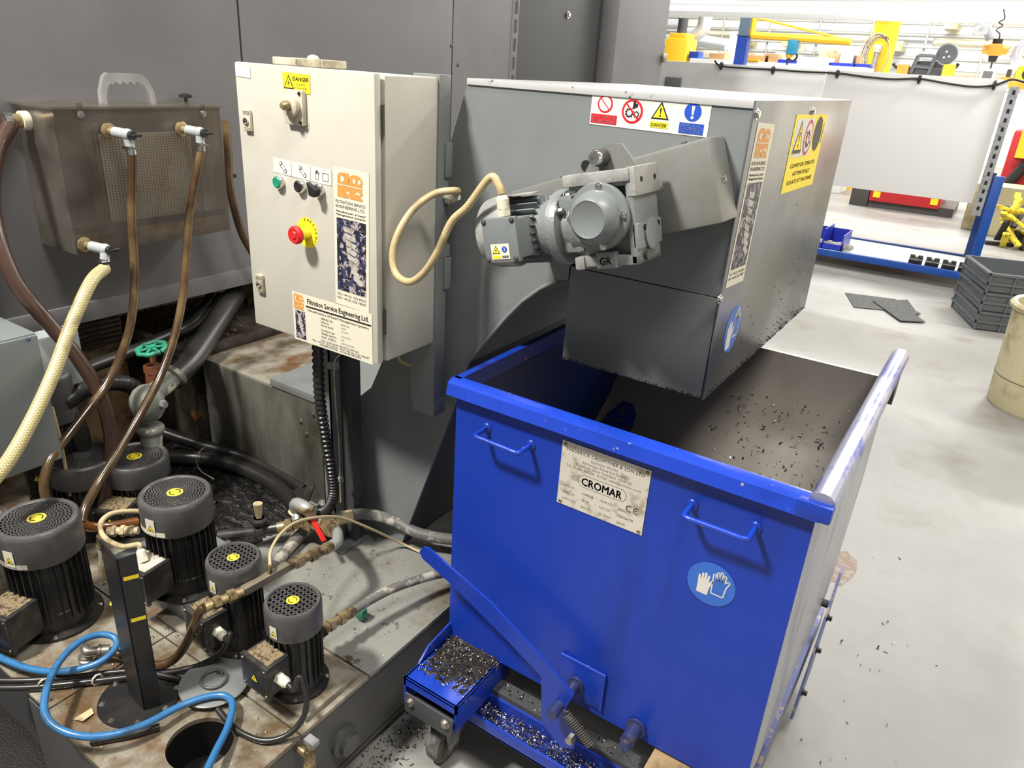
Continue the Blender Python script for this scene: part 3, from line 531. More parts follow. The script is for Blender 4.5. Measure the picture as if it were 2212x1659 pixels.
for px, py in ((538, 260), (565, 612)):
    c = F(px, py); b = MB('cream_dirty'); b.box(c + Vector((-.013, -.008, -.024)), c + Vector((.013, 0, .024)), bev=.003)
    for i in range(3): b.box(c + Vector((-.011, -.0095, .015 + .003 * i)), c + Vector((.011, -.008, .0165 + .003 * i))); b.box(c + Vector((-.011, -.0095, -.022 + .003 * i)), c + Vector((.011, -.008, -.0205 + .003 * i)))
    b.lathe([(.008, 0), (.008, .004), (.005, .004), (.005, .001), (0, .001)], T(c + Vector((0, -.008, -.002))) @ RX(PI / 2), 20, 'chrome'); b.ball(c + Vector((0, -.010, -.002)), .003, 'ink', 8); b.build('lock', dr)
M, w_, h_ = q4(((590, 340), (716, 368), (716, 402), (591, 371))); b = MB('lbl_white'); rect(b, 0, 0, w_, h_, M, 'lbl_white')
for k in (.18, .52):
    disc(b, w_ * (k - .04), h_ * .72, h_ * .13, M, 'ink'); disc(b, w_ * (k - .04), h_ * .72, h_ * .09, M, 'lbl_white', .0011); disc(b, w_ * (k + .04), h_ * .25, h_ * .13, M, 'ink'); disc(b, w_ * (k + .04), h_ * .25, h_ * .09, M, 'lbl_white', .0011)
    line(b, w_ * (k - .02), h_ * .80, w_ * (k + .06), h_ * .33, .0007, M); line(b, w_ * (k - .06), h_ * .64, w_ * (k + .02), h_ * .17, .0007, M); line(b, w_ * (k - .045), h_ * .5, w_ * (k - .03), h_ * .42, .0007, M)
line(b, w_ * .325, h_ * .02, w_ * .325, h_ * .98, .0004, M, 'ink_grey'); line(b, w_ * .655, h_ * .02, w_ * .655, h_ * .98, .0004, M, 'ink_grey')
glove(b, w_ * .765, h_ * .5, h_ * .5, M, .0008, 'ink_grey', False)
for a, c_ in (((.86, .22), (.95, .22)), ((.95, .22), (.95, .72)), ((.95, .72), (.86, .72)), ((.86, .72), (.86, .22))): line(b, w_ * a[0], h_ * a[1], w_ * c_[0], h_ * c_[1], .0007, M)
b.build('pictogram_label', dr)
for px, py, m_, nm in ((606, 393, 'green_plastic', 'green_button'), (652, 402, 'ink', 'black_button')):
    c = F(px, py); b = MB('chrome'); b.lathe([(.0155, 0), (.0155, .009), (.0135, .012), (.0125, .012)], T(c) @ RX(PI / 2), 28, 'chrome'); b.lathe([(.0132, 0), (.0132, .0128), (.011, .0145), (.007, .0138), (0, .0138)], T(c) @ RX(PI / 2), 28, m_); b.build(nm, dr)
c = F(692, 411); b = MB('chrome'); b.lathe([(.0155, 0), (.0155, .009), (.013, .012)], T(c) @ RX(PI / 2), 28, 'chrome'); b.lathe([(.0125, 0), (.0125, .014), (.011, .017), (0, .017)], T(c) @ RX(PI / 2), 24, 'ink')
b.prism([(-.004, -.012), (.010, -.010), (.010, .008), (-.020, .012)], -.028, -.016, 'y', 'ink', T(c) @ RY(R_(20))); b.build('selector_switch', dr)
c = F(664, 503); b = MB('yellow'); M = FRONT(c); disc(b, 0, 0, .036, M, 'yellow_lbl', 0, n=40)
for i, ch in enumerate('EMERGENCY'):
    a = R_(100 - 19 * i); b.text(ch, -.0025, .028, .006, None, 'ink', M @ RZ(a - PI / 2), .0005, .03)
b.build('emergency_disc', dr)
b = MB('brass'); b.lathe([(.014, 0), (.014, .028)], T(c) @ RX(PI / 2), 24, 'yellow'); b.lathe([(.015, .0), (.021, .004), (.0215, .012), (.018, .017), (.010, .016), (.008, .018), (0, .018)], T(c + Vector((0, -.026, 0))) @ RX(PI / 2), 36, 'red_plastic'); b.build('emergency_stop_button', dr, 'red mushroom emergency stop button')
M, w_, h_ = q4(((716, 358), (794, 374), (800, 678), (729, 655))); tall_label(M, w_, h_, dr)
M, w_, h_ = fit(((629, 628), (801, 678), (808, 789), (639, 731)), 'y', BY - .0007); b = MB('lbl_cream'); rect(b, 0, 0, w_, h_, M, 'lbl_cream'); logo(b, w_ * .02, h_ * .66, w_ * .13, h_ * .31, M, .0007, bg='lbl_cream'); swarfpic(b, w_ * .03, h_ * .05, w_ * .13, h_ * .58, M, .0007)
b.text('Filtration Service Engineering Ltd.', w_ * .2, h_ * .83, h_ * .105, w_ * .76, 'ink', M, .0007, .02); rect(b, w_ * .18, h_ * .755, w_ * .99, h_ * .785, M, 'ink', .0005); b.text('Manufacturers of Swarf Management Systems', w_ * .2, h_ * .68, h_ * .045, w_ * .76, 'ink', M, .0007, .02)
for i, (s_, v_) in enumerate((('SERIAL No', '18848-08'), ('DRG No', 'D9007'), ('FLOW RATE', 'TO SUIT'), ('SYSTEM CAP', '1272LTRES'), ('PAPER WIDTH', 'N/A'), ('ELEC SUPPLY', '380v/3ph/50hz'))): yy = h_ * (.59 - .07 * i - (.03 if i > 2 else 0)); b.text(s_, w_ * .37, yy, h_ * .042, w_ * .017 * len(s_), 'ink', M, .0007, .015); b.text(v_, w_ * .62, yy, h_ * .036, w_ * .013 * len(v_), 'ink_grey', M, .0007)
b.text('FOR SALES AND SERVICE SUPPORT', w_ * .6, h_ * .135, h_ * .036, w_ * .48, 'ink', M, .0007, .015, 'C'); b.text('TEL +44 (0) 1562 60233 - FAX +44 (0) 1562 748387', w_ * .6, h_ * .085, h_ * .036, w_ * .72, 'ink', M, .0007, .015, 'C'); b.text('KIDDERMINSTER - WORCESTERSHIRE', w_ * .6, h_ * .035, h_ * .036, w_ * .52, 'ink', M, .0007, .015, 'C')
b.build('rating_label', dr, 'cream rating label along the bottom of the door')
for z in (BZ1 - .09, BZ0 + .10): b = MB('dark_iron'); b.cyl((BX1 - .004, BY + .022, z - .03), (BX1 - .004, BY + .022, z + .03), .004); b.build('hinge', cb)
b = MB('cream_dirty'); c = at(668, 142, 'y', 1.30); M = T(c.x, 1.30, BZ1 - .003) @ RZ(R_(-3)); b.box((-.075, -.03, .001), (.075, .03, .006), M=M); b.box((-.085, -.036, .004), (.085, -.028, .020), bev=.002, M=M); b.box((-.085, .028, .004), (.085, .036, .020), bev=.002, M=M); b.box((-.088, -.036, .004), (-.078, .036, .020), bev=.002, M=M); b.box((.078, -.036, .004), (.088, .036, .020), bev=.002, M=M); b.box((-.004, -.036, .005), (.004, .036, .018), M=M); b.ball(M @ Vector((.015, .0, .02)), .012, 'rag', 10, (1.4, 1, .8))
single(b, 'dirty_tray', 'grimy little cream tray lying on top of the control cabinet', 'tray')
# mounting channel behind the cabinet and support post
b = MB('hood_grey'); b.box((-1.20, BD, .84), (BX1 + .002, 1.445, BZ1 + .003), bev=.002); b.box((BX1 - .07, BD + .001, .815), (BX1 + .004, 1.45, .86), bev=.002)
for px, py in ((968, 345), (965, 590)): c = at(px, py, 'x', BX1 + .004); b.box(c + Vector((-.002, -.012, -.04)), c + Vector((.004, .012, .04)), bev=.002)
b.box((BX1 - .001, 1.40, 1.25), (BX1 + .003, 1.455, 1.28)); single(b, 'mounting_channel', 'grey steel channel standing up behind the right edge of the control cabinet', 'bracket')
cg = at(966, 425, 'x', BX1 + .004)
t = thing('support_post', 'grey steel channel post under the control cabinet standing on the tank', 'post', (-1.44, 1.40, .27))
x0 = at(720, 900, 'y', 1.38).x; b = MB('grey_green'); b.box((x0 - .03, 1.36, .27), (x0 - .026, 1.41, 1.03)); b.box((x0 - .03, 1.36, .27), (x0 + .012, 1.364, 1.03)); b.box((x0 + .008, 1.36, .27), (x0 + .012, 1.41, 1.03)); b.box((x0 + .012, 1.40, .27), (x0 + .055, 1.44, 1.03), m='machine_dark'); b.box((x0 - .05, 1.33, .27), (x0 + .07, 1.46, .278)); b.build('channel', t)
for px, py in ((714, 790), (726, 790), (737, 1035)): b = MB('steel'); b.bolt(at(px, py, 'y', 1.358), (0, -1, 0), .008, .008, 'galv'); b.build('post_bolt', t)
# ================= tipping bin =================
NX0, NX1, NY0, NZ0, NZ1 = -.93, -.124, 1.25, .28, 1.02
bn = thing('tipping_bin', 'blue steel tipping bin on a wheeled chassis under the discharge hood', 'bin', (-.53, 1.7, 0))
b = MB('blue_front'); b.box((NX0, NY0, NZ0), (NX1, NY0 + .005, NZ1)); b.build('front_plate', bn)
sidep = [(NY0 + .001, NZ0), (NY0 + .001, NZ1), (2.2, .955), (2.23, .62), (2.10, NZ0)]
b = MB('blue_paint'); b.prism(sidep, NX0, NX0 + .004, 'x'); b.build('side_plate', bn)
b = MB('blue_scraped'); b.prism(sidep, NX1 - .004, NX1, 'x'); b.build('side_plate', bn, 'side plate scraped down to bare metal')
b = MB('bin_inside'); b.prism([(NY0 + .006, NZ0 + .01), (NY0 + .006, NZ1 - .01), (2.19, .95), (2.22, .62), (2.09, NZ0 + .01)], NX0 + .0045, NX0 + .006, 'x')
b.box((NX0 + .006, NY0 + .0055, NZ0 + .01), (NX1 - .006, NY0 + .007, NZ1 - .01)); b.prism([(NY0 + .006, NZ0 + .01), (NY0 + .006, NZ1 - .01), (2.19, .95), (2.22, .62), (2.09, NZ0 + .01)], NX1 - .006, NX1 - .0045, 'x'); b.build('lining', bn, 'dark oily inner faces')
prof = [(NY0 + .007, .29), (1.56, .29)] + [(1.56 + (2.10 - 1.56) * k / 4, .29 + (.70 - .29) * k / 4) for k in range(1, 5)] + [(2.15, .765), (2.18, .84), (2.195, .90), (2.20, .955), (2.215, .955), (2.205, .84), (2.16, .75), (2.11, .69), (1.565, .28), (NY0 + .007, .28)]
b = MB('bin_slope'); b.prism(prof, NX0 + .006, NX1 - .006, 'x'); b.build('tipping_slope', bn, 'bare worn sloping plate')
rr = random.Random(41)
for x0, x1, y0, y1 in ((-.90, -.80, 1.86, 2.09), (-.20, -.135, 1.93, 2.09)):
    b = MB('bin_blue'); pts = []
    for i in range(40): a = 2 * PI * i / 40; k = .92 + .14 * rr.random(); pts.append((min(x1, (x0 + x1) / 2 + (x1 - x0) * .6 * k * math.cos(a)), min(2.095, (y0 + y1) / 2 + (y1 - y0) * .55 * k * math.sin(a))))
    zz = lambda y: .2912 + (y - 1.56) * .41 / .54
    b.add([((x0 + x1) / 2, (y0 + y1) / 2, zz((y0 + y1) / 2))] + [(x, y, zz(y)) for x, y in pts], [(0, 1 + i, 1 + (i + 1) % 40) for i in range(40)]); b.build('paint_patch', bn, 'left over patch of blue paint')
b = MB('bin_slope')
for i in range(40): y = 1.7 + .42 * i / 40; z = .29 + (y - 1.56) * .41 / .54; b.ball((NX0 + .010, y, z + .006), .006, seg=6, sq=(1, 2, 1))
b.build('weld_seam', bn)['kind'] = 'stuff'
b = MB('blue_chipped'); b.prism([(NY0 - .026, NZ1 - .022), (NY0 - .020, NZ1 + .006), (NY0 - .006, NZ1 + .014), (NY0 + .010, NZ1 + .014), (NY0 + .014, NZ1 - .022)], NX0 - .012, NX1 + .01, 'x'); b.build('front_rim', bn, 'front rim with chipped paint')
b = MB('blue_chipped'); b.prism([(NX0 - .012, NZ1 - .022), (NX0 - .010, NZ1 + .014), (NX0 + .008, NZ1 + .014), (NX0 + .012, NZ1 - .022)], NY0, 2.2, 'y'); b.build('side_rim', bn)
b = MB('blue_worn'); b.tube([(NX1 + .004, NY0 - .012, NZ1 + .006), (NX1 + .004, 1.7, NZ1 - .0), (NX1 + .004, 2.235, NZ1 - .006)], .0235, 20, sm=4); b.build('side_rail', bn, 'round side rail worn to bare metal')
b = MB('machine_dark'); b.prism([(2.12, 1.0), (2.235, 1.0), (2.235, .90), (2.19, .885)], NX1 - .0, NX1 + .02, 'x'); b.build('rail_bracket', bn)
b = MB('blue_paint'); b.box((NX1 - .035, NY0 - .027, NZ1 - .022), (NX1 + .027, NY0 + .0, NZ1 + .012), bev=.006); b.build('rim_corner', bn)
def grab(pts, nm='handle'):
    a, e, f, g = pts; b = MB('blue_chipped'); A = at(*a, 'y', NY0); D = at(*g, 'y', NY0); B = Vector((A.x, NY0 - .052, A.z)); C = Vector((D.x, NY0 - .052, D.z))
    b.tube([A, A.lerp(B, .6), A.lerp(B, .9) + (D - A) * .01, B + (D - A) * .08, B.lerp(C, .3), B.lerp(C, .7), C - (D - A) * .08, D.lerp(C, .9) - (D - A) * .01, D.lerp(C, .6), D], .0058, 12, sm=5)
    b.ball(A, .013, 'blue_paint', 12, (1, .5, 1)); b.ball(D, .013, 'blue_paint', 12, (1, .5, 1)); return b.build(nm, bn)
grab(((1052, 924), 0, 0, (1147, 961))); grab(((1496, 1090), 0, 0, (1633, 1139)))
M, w_, h_ = fit(((1216, 949), (1407, 1017), (1387, 1157), (1203, 1084)), 'y', NY0 - .001); b = MB('plate_alu'); rect(b, 0, 0, w_, h_, M, 'plate_alu')
tx = lambda s_, x, y, h, w, bo=0., al='C', m='ink': b.text(s_, w_ * x, h_ * y, h_ * h, w_ * w if w else None, m, M, .0007, bo, al)
tx('FREDERICK CROWTHER & SON LTD', .5, .87, .055, .88, .005); tx('Locksley Works', .5, .805, .042, .3, 0, m='ink_grey'); tx('Armytage Road Ind Estate', .5, .745, .042, .5, 0, m='ink_grey'); tx('Brighouse  West Yorkshire  HD61QF', .5, .685, .042, .64, 0, m='ink_grey'); tx('Tel  01484 400200   E Mail  sales@cromar.co.uk', .5, .625, .042, .86, 0, m='ink_grey')
c_ = [(.24 + .0, .42), (.76, .42)]
for s0, s1, mm, dz in ((0, 1, 'ink', .0005), (.006, .994, 'plate_alu', .0008)):
    pts = []
    r = h_ * (.095 - (.006 if s0 else 0)); x0, x1, yc = w_ * .29, w_ * .71, h_ * .485
    for i in range(13): a = R_(90 + 180 * i / 12); pts.append((x0 + r * math.cos(a), yc + r * math.sin(a)))
    for i in range(13): a = R_(-90 + 180 * i / 12); pts.append((x1 + r * math.cos(a), yc + r * math.sin(a)))
    b.quad2(pts, dz, dz + .0003, mm, M)
b.text('CROMAR', w_ * .5, h_ * .425, h_ * .12, w_ * .46, 'ink', M, .0014, .022, 'C')
for i, (a_, v_, c1, d_) in enumerate((('MODEL NO.', 'E1400028', 'ORDER NO.', '408302'), ('SERIAL NO.', '29149', 'PART REF', '01509200770'), ('SUPPLY DATE', 'AUG 18', 'NET WEIGHT', '125 KG'))):
    y = .30 - .105 * i; tx(a_, .06, y, .038, .012 * len(a_) + .03, 0, 'L', 'ink_grey'); tx(v_, .29, y - .03, .038, .016 * len(v_), .005, 'L'); tx(c1, .50, y - .03, .038, .012 * len(c1) + .03, 0, 'L', 'ink_grey'); tx(d_, .71, y - .05, .038, .016 * len(d_), .005, 'L')
for k, xx in enumerate((.83, .91)):
    for i in range(10):
        a0, a1 = R_(60 + 24 * i), R_(60 + 24 * (i + 1)); r = h_ * .045; line(b, w_ * xx + r * math.cos(a0), h_ * .33 + r * math.sin(a0), w_ * xx + r * math.cos(a1), h_ * .33 + r * math.sin(a1), .0016, M, 'ink', .0007)
line(b, w_ * .89, h_ * .33, w_ * .915, h_ * .33, .0016, M, 'ink', .0007)
for x, y in ((.04, .95), (.96, .95), (.04, .05), (.96, .05)): b.lathe([(.0042, 0), (.0042, .002), (.003, .0035), (.0018, .0035), (.0018, .001), (0, .001)], M @ T(w_ * x, h_ * y, 0), 14, 'brass')
b.build('maker_plate', bn, 'stained white maker plate')
c = at(1536, 1262, 'y', NY0 - .001); M = FRONT(c) @ RZ(R_(-2)); b = MB('lbl_blue'); disc(b, 0, 0, .0495, M, 'blue_glove', 0, n=48); glove(b, -.014, -.004, .042, M, .0006); glove(b, .016, .008, .046, M, .0006, 'lbl_white', False); b.build('glove_sticker', bn, 'round blue glove sticker')
b = MB('blue_paint'); a = at(1213, 1412, 'y', NY0 - .006); d = at(1296, 1535, 'y', NY0 - .006); b.box((a.x, NY0 - .008, d.z), (d.x, NY0, a.z), bev=.003); b.tube([(a.x, NY0 - .006, a.z), (d.x, NY0 - .006, a.z), (d.x, NY0 - .006, d.z)], .004, 8, 'blue_chipped', sm=0); b.build('pivot_plate', bn)
pv = at(1245, 1476, 'y', NY0 - .008); pe = Vector((pv.x, 1.135, pv.z)); b = MB('pin_grimy'); b.cyl(pv, pv - Vector((0, .008, 0)), .020); b.cyl(pv, pe, .013); b.cyl(pe + Vector((0, .0, 0)), pe - Vector((0, .012, 0)), .0145); b.build('pivot_pin', bn)
pv2 = at(1375, 1570, 'y', NY0 - .002); b = MB('pin_grimy'); b.cyl(pv2, pv2 - Vector((0, .008, 0)), .024, seg=24); b.cyl(pv2, pv2 - Vector((0, .055, 0)), .017); b.cyl(pv2 - Vector((0, .055, 0)), pv2 - Vector((0, .07, 0)), .012); b.build('stub_pin', bn)
LY = 1.165; P2 = lambda px, py: (at(px, py, 'y', LY).x, at(px, py, 'y', LY).z)
b = MB('blue_paint'); b.prism([P2(908, 1190), P2(916, 1181), P2(927, 1184), P2(1060, 1300), P2(1190, 1440), P2(1240, 1500), P2(1222, 1530), P2(1246, 1595), P2(1240, 1615), P2(1215, 1615), P2(1172, 1560), P2(1170, 1460), P2(1100, 1385), P2(980, 1265), P2(914, 1205)], LY - .003, LY + .003, 'y'); b.build('release_lever', bn, 'long flat release lever')
s0 = at(1217, 1535, 'y', LY - .012); s1 = at(1280, 1615, 'y', LY - .012); pts = []
for i in range(16 * 10 + 1):
    t_ = i / 160; c = s0.lerp(s1, .08 + .84 * t_); ax_ = (s1 - s0).normalized(); u_ = ax_.cross(Vector((0, 1, 0))).normalized(); v_ = Vector((0, 1, 0)); a = 2 * PI * 16 * t_; pts.append(c + (u_ * math.cos(a) + v_ * math.sin(a)) * .010)
b = MB('black_paint'); b.tube([s0] + pts + [s1], .0020, 8, 'dark_iron', sm=0); b.build('coil_spring', bn)
# chassis: front platform, channel, cross members
PFY = 1.065
b = MB('blue_chipped'); b.box((-.927, PFY, .272), (-.762, NY0 + .05, .280), bev=.002); b.box((-.768, PFY, .195), (-.762, 1.30, .28)); b.box((-.927, PFY + .0, .255), (-.762, PFY + .006, .28)); b.box((-.927, PFY, .195), (-.921, 2.1, .28)); b.prism([(1.12, .28), (1.16, .31), (1.30, .33), (1.30, .28)], -.929, -.924, 'x'); b.build('caster_platform', bn, 'corner platform with flaking blue paint')
b = MB('machine_dark'); b.box((-.915, PFY - .012, .185), (-.765, PFY - .006, .245), bev=.002); b.box((-.915, PFY - .01, .20), (-.765, 1.2, .206)); 
for x in (-.895, -.785): b.bolt((x, PFY - .012, .225), (0, -1, 0), .009, .008, 'steel')
b.build('caster_plate', bn)
b = MB('blue_paint'); b.box((-.79, 1.145, .150), (-.25, 1.151, .188), bev=.001); b.box((-.79, 1.145, .150), (-.25, 1.215, .156)); b.box((-.79, 1.212, .150), (-.25, 1.218, .20)); b.build('channel', bn)
b = MB('machine_dark'); b.box((-.76, 1.218, .15), (-.14, 1.262, .215)); b.box((-.90, 1.32, .12), (-.15, 2.1, .272)); b.build('underframe', bn)
b = MB('steel'); b.box((-.33, 1.19, .20), (-.13, 1.27, .272), bev=.004, m='beige_mach'); b.build('rusty_pocket', bn, 'rust coated end block')
c = at(1237, 1590, 'y', LY - .01); b = MB('steel'); b.cyl(c, c + Vector((0, -.02, 0)), .010, seg=6); b.build('lever_bolt', bn)
# far side latch seen edge on
b = MB('pin_grimy'); b.prism([(1.74, .08), (2.08, .37), (2.13, .37), (1.97, .08), (1.80, .03)], NX1 + .018, NX1 + .024, 'x')
for y, z in ((2.0, .26), (1.93, .19), (1.84, .10)): b.bolt((NX1 + .024, y, z), (1, 0, 0), .008, .012, 'ink')
b.box((NX1 - .012, 1.28, .13), (NX1 + .006, 2.10, .215), m='pin_grimy'); b.cyl((NX1, 2.02, .29), (NX1 + .022, 2.02, .29), .012, m='machine_dark'); b.build('side_latch', bn)
CP = []
for i, (x, y) in enumerate(((-.845, 1.135), (-.21, 1.22), (-.845, 2.0), (-.21, 2.0))):
    b = MB('tyre', T(x, y, 0)); b.lathe([(.030, -.018), (.058, -.019), (.0615, -.012), (.0615, .012), (.058, .019), (.030, .018)], T(0, 0, .062) @ RY(PI / 2), 32); b.cyl((-.022, 0, .062), (.022, 0, .062), .010, m='steel'); b.lathe([(.03, -.014), (.03, .014)], T(0, 0, .062) @ RY(PI / 2), 20, 'grey_plastic')
    w = b.build('caster_wheel', bn)
    b = MB('galv', T(x, y, 0)); b.prism([(-.02, .05), (.02, .05), (.045, .2), (-.045, .2)], -.030, -.026, 'x'); b.prism([(-.02, .05), (.02, .05), (.045, .2), (-.045, .2)], .026, .030, 'x'); b.box((-.04, -.045, .185), (.04, .045, .195)); b.bolt((-.03, 0, .062), (-1, 0, 0), .008, .010, 'galv'); b.build('fork', w)
# swarf lying on the chassis, in the channel and in the bin
b = MB('dirt_shade_black'); rr = random.Random(77); n_ = 22; vs = []; fs = []
for j in range(n_ + 1):
    for i in range(n_ + 1):
        y = PFY + .035 + (NY0 - PFY - .03) * j / n_; h_ = .0035 * (j / n_) + .006 * rr.random() - .0035 * (1 - j / n_) - (.006 if i in (0, n_) or j == 0 else 0); vs.append((-.918 + .15 * i / n_, y, .280 + h_))
for j in range(n_):
    for i in range(n_): k = j * (n_ + 1) + i; fs.append((k, k + 1, k + n_ + 2, k + n_ + 1))
b.add(vs, fs); single(b, 'oily_dirt', 'layer of dark oily dirt on the corner platform of the blue bin', 'dirt', kind='stuff')
b = MB(); chips(b, 2600, lambda r: (-.92 + .155 * r.random(), PFY + .03 + .17 * r.random() ** .7, .281 + .004 * r.random()), .0028, seed=11, bright=.05)
chips(b, 500, lambda r: (-.92 + .16 * r.random(), 1.20 + .05 * r.random(), .281 + .012 * r.random()), .003, seed=12, bright=.06)
single(b, 'swarf_chips', 'metal swarf chips heaped on the front left platform of the blue bin', 'swarf', kind='stuff')
b = MB(); chips(b, 3600, lambda r: (-.785 + .53 * r.random(), 1.155 + .055 * r.random(), .157 + .022 * r.random()), .0038, seed=13, bright=.16); chips(b, 200, lambda r: (-.75 + .5 * r.random(), 1.225 + .03 * r.random(), .216), .004, seed=14)
single(b, 'swarf_chips', 'bright swarf filling the blue channel along the foot of the bin', 'swarf', kind='stuff')
def inbin(r):
    x = r.gauss(-.39, .12); y = r.uniform(1.78, 2.185)
    if not (NX0 + .03 < x < NX1 - .03): return None
    return (x, y, (.2915 + (y - 1.56) * .41 / .54) if y < 2.1 else .702 + (y - 2.1) * 1.6)
b = MB(); chips(b, 300, inbin, .0055, seed=15, bright=.6); chips(b, 130, inbin, .008, seed=16, m='dirt_shade_black', bright=0)
single(b, 'swarf_chips', 'loose swarf chips scattered on the sloping plate inside the bin', 'swarf', kind='stuff')
def onfloor(r): return (r.gauss(.02, .14), r.gauss(2.05, .35), .001)
b = MB(); chips(b, 45, lambda r: (lambda p: p if p[0] > -.08 else None)(onfloor(r)), .008, seed=17, m='dirt_shade_black', bright=.25)
single(b, 'swarf_chips', 'dark curly chips on the concrete floor right of the bin', 'swarf', kind='stuff')
b = MB(); chips(b, 420, lambda r: (r.gauss(-.96, .035), r.uniform(.8, 1.3), .001), .006, seed=18, m='dirt_shade_black', bright=.15)
single(b, 'swarf_chips', 'oily chips on the floor in the gap between tank and bin', 'swarf', kind='stuff')
# ================= coolant tank =================
TZ, TX = .27, -1.01
tk = thing('coolant_tank', 'low grey coolant tank with oily rust stained lid carrying the pumps', 'tank', (-1.7, 1.3, 0))
b = MB('tank_side')
for a_, c_ in (((-1.6, .50, .035), (TX, .503, TZ - .012)), ((TX - .003, .503, .035), (TX, 2.6, TZ - .012)), ((-2.6, 2.597, .05), (TX, 2.6, TZ - .012)), ((-2.6, .5, .05), (-2.597, 2.6, TZ - .012)), ((-2.6, .53, .05), (TX, 2.6, .053))): b.box(a_, c_)
b.box((-2.6, .52, .05), (-1.6, .523, TZ - .012), m='machine_dark'); b.box((-2.65, .56, 0), (TX - .05, 2.55, .05), m='machine_dark'); b.build('tank_body', tk)  # left front section in a darker material: shade put into its colour
b = MB('dirt_shade_black'); b.box((-2.9, -.6, .0), (-1.20, .558, .012), bev=.003); b.box((-2.9, -.6, .012), (-1.20, -.58, .03)); b.box((-1.22, -.6, .012), (-1.20, .52, .03)); single(b, 'floor_shade_sheet', 'added black sheet standing for the floor shade in front of the tank at lower left', 'tray')  # added dark sheet with raised lips, shade put into its shape and colour
hc = at(432, 1606, 'z', TZ); hr = .071
def holed(mb, x0, y0, x1, y1, z0, z1, c, r, n=48):
    """plate with a round hole, walled"""
    cs = [(x1, y1), (x0, y1), (x0, y0), (x1, y0)]; ring = [(c[0] + r * math.cos(R_(45) + 2 * PI * i / n), c[1] + r * math.sin(R_(45) + 2 * PI * i / n)) for i in range(n)]
    out = []
    for i in range(n):
        k = i * 4 // n; f_ = (i - k * n / 4) / (n / 4); a, d = cs[k], cs[(k + 1) % 4]; out.append((a[0] + (d[0] - a[0]) * f_, a[1] + (d[1] - a[1]) * f_))
    vs = [(x, y, z1) for x, y in ring] + [(x, y, z1) for x, y in out] + [(x, y, z0) for x, y in ring] + [(x, y, z0) for x, y in out]; fs = []
    for i in range(n): j = (i + 1) % n; fs += [(i, j, n + j, n + i), (2 * n + j, 2 * n + i, 3 * n + i, 3 * n + j), (j, i, 2 * n + i, 2 * n + j), (n + i, n + j, 3 * n + j, 3 * n + i)]
    mb.add(vs, fs)
xs = at(455, 1400, 'z', TZ)
SY = at(430, 1432, 'z', TZ).y + .0; SY = min(max(SY, .74), .80)
b = MB('wet_steel'); holed(b, -1.518, .492, TX + .006, SY, TZ - .012, TZ, hc, hr); b.build('cover_plate', tk)
b = MB('void_black'); b.lathe([(hr + .001, -.12), (hr + .001, -.002)], T(hc.x, hc.y, TZ - .0), 40, cap=False); b.cyl((hc.x, hc.y, TZ - .14), (hc.x, hc.y, TZ - .12), hr + .004); b.build('hole_liner', tk, 'black open hole')
for x0, y0, x1, y1 in ((-1.518, SY + .005, TX + .006, 1.02), (-2.6, .505, -1.523, SY), (-2.6, SY + .005, -1.523, 1.02), (-2.6, 1.025, -1.76, 2.6), (-1.755, 1.025, TX + .006, 2.6)):
    b = MB('lid_grey' if y0 > 1 and x0 > -2 else ('wet_steel' if y0 < 1 else 'wet_dark')); b.box((x0, y0, TZ - .012), (x1, y1, TZ), bev=.0015)
    if y0 < 1.02:
        n_ = max(2, int((x1 - x0) / .12))
        for k in range(n_):
            for yy in (y0 + .018, y1 - .018):
                xx = x0 + .02 + (x1 - x0 - .04) * k / (n_ - 1)
                if (Vector((xx, yy)) - Vector((hc.x, hc.y))).length > .085: b.bolt((xx, yy, TZ), (0, 0, 1), .0035, .003, 'steel', False)
    b.build('cover_plate', tk)
b = MB('wet_steel'); p_ = [at(*q_, 'z', TZ + .02) for q_ in ((418, 1398), (652, 1555), (790, 1392), (560, 1250))]
b.box((-1.60, SY + .03, TZ + .0), (TX - .010, 1.0, TZ + .016), bev=.006); b.build('raised_strip', tk)
mb_ = at(397, 1312, 'z', TZ + .066); b = MB('galv'); b.box((-1.86, mb_.y, TZ), (mb_.x + .015, mb_.y + .25, TZ + .066), bev=.008, m='grey_paint'); b.build('raised_mount', tk, 'raised grey mounting box'); print('MOUNT', mb_, SY)
b = MB('tank_side')
for px, py in ((742, 1628),): c = at(px, py, 'x', TX); b.lathe([(.04, 0), (.04, .012), (.028, .016), (.028, .03), (0, .03)], T(TX, c.y, .13) @ RY(PI / 2), 28)
b.build('drain_plug', tk)
def ontank(r):
    x = r.uniform(-1.95, TX); y = r.uniform(.5, 1.45)
    if (Vector((x, y)) - Vector((hc.x, hc.y))).length < hr + .01: return None
    return (x, y, TZ + .001)
b = MB(); chips(b, 1100, ontank, .0027, seed=21, m='dirt_shade_black', bright=.35); single(b, 'swarf_chips', 'small oily chips sprinkled over the coolant tank lid', 'swarf', kind='stuff')
# black wet sludge behind the pumps
b = MB('sludge'); rr = random.Random(8); n_ = 40
vs = []; fs = []
for j in range(n_ + 1):
    for i in range(n_ + 1):
        x = -2.6 + .95 * i / n_ + .02 * rr.uniform(-1, 1); y = 1.10 + (.37) * j / n_; e = min(i, n_ - i, j * 1.5, 8) / 8
        vs.append((x, y, TZ - .002 + e * (.018 + .012 * rr.random())))
for j in range(n_):
    for i in range(n_): k = j * (n_ + 1) + i; fs.append((k, k + 1, k + n_ + 2, k + n_ + 1))
b.add(vs, fs); single(b, 'black_sludge', 'glistening black sludge spread on the lid behind the pumps', 'sludge', kind='stuff')
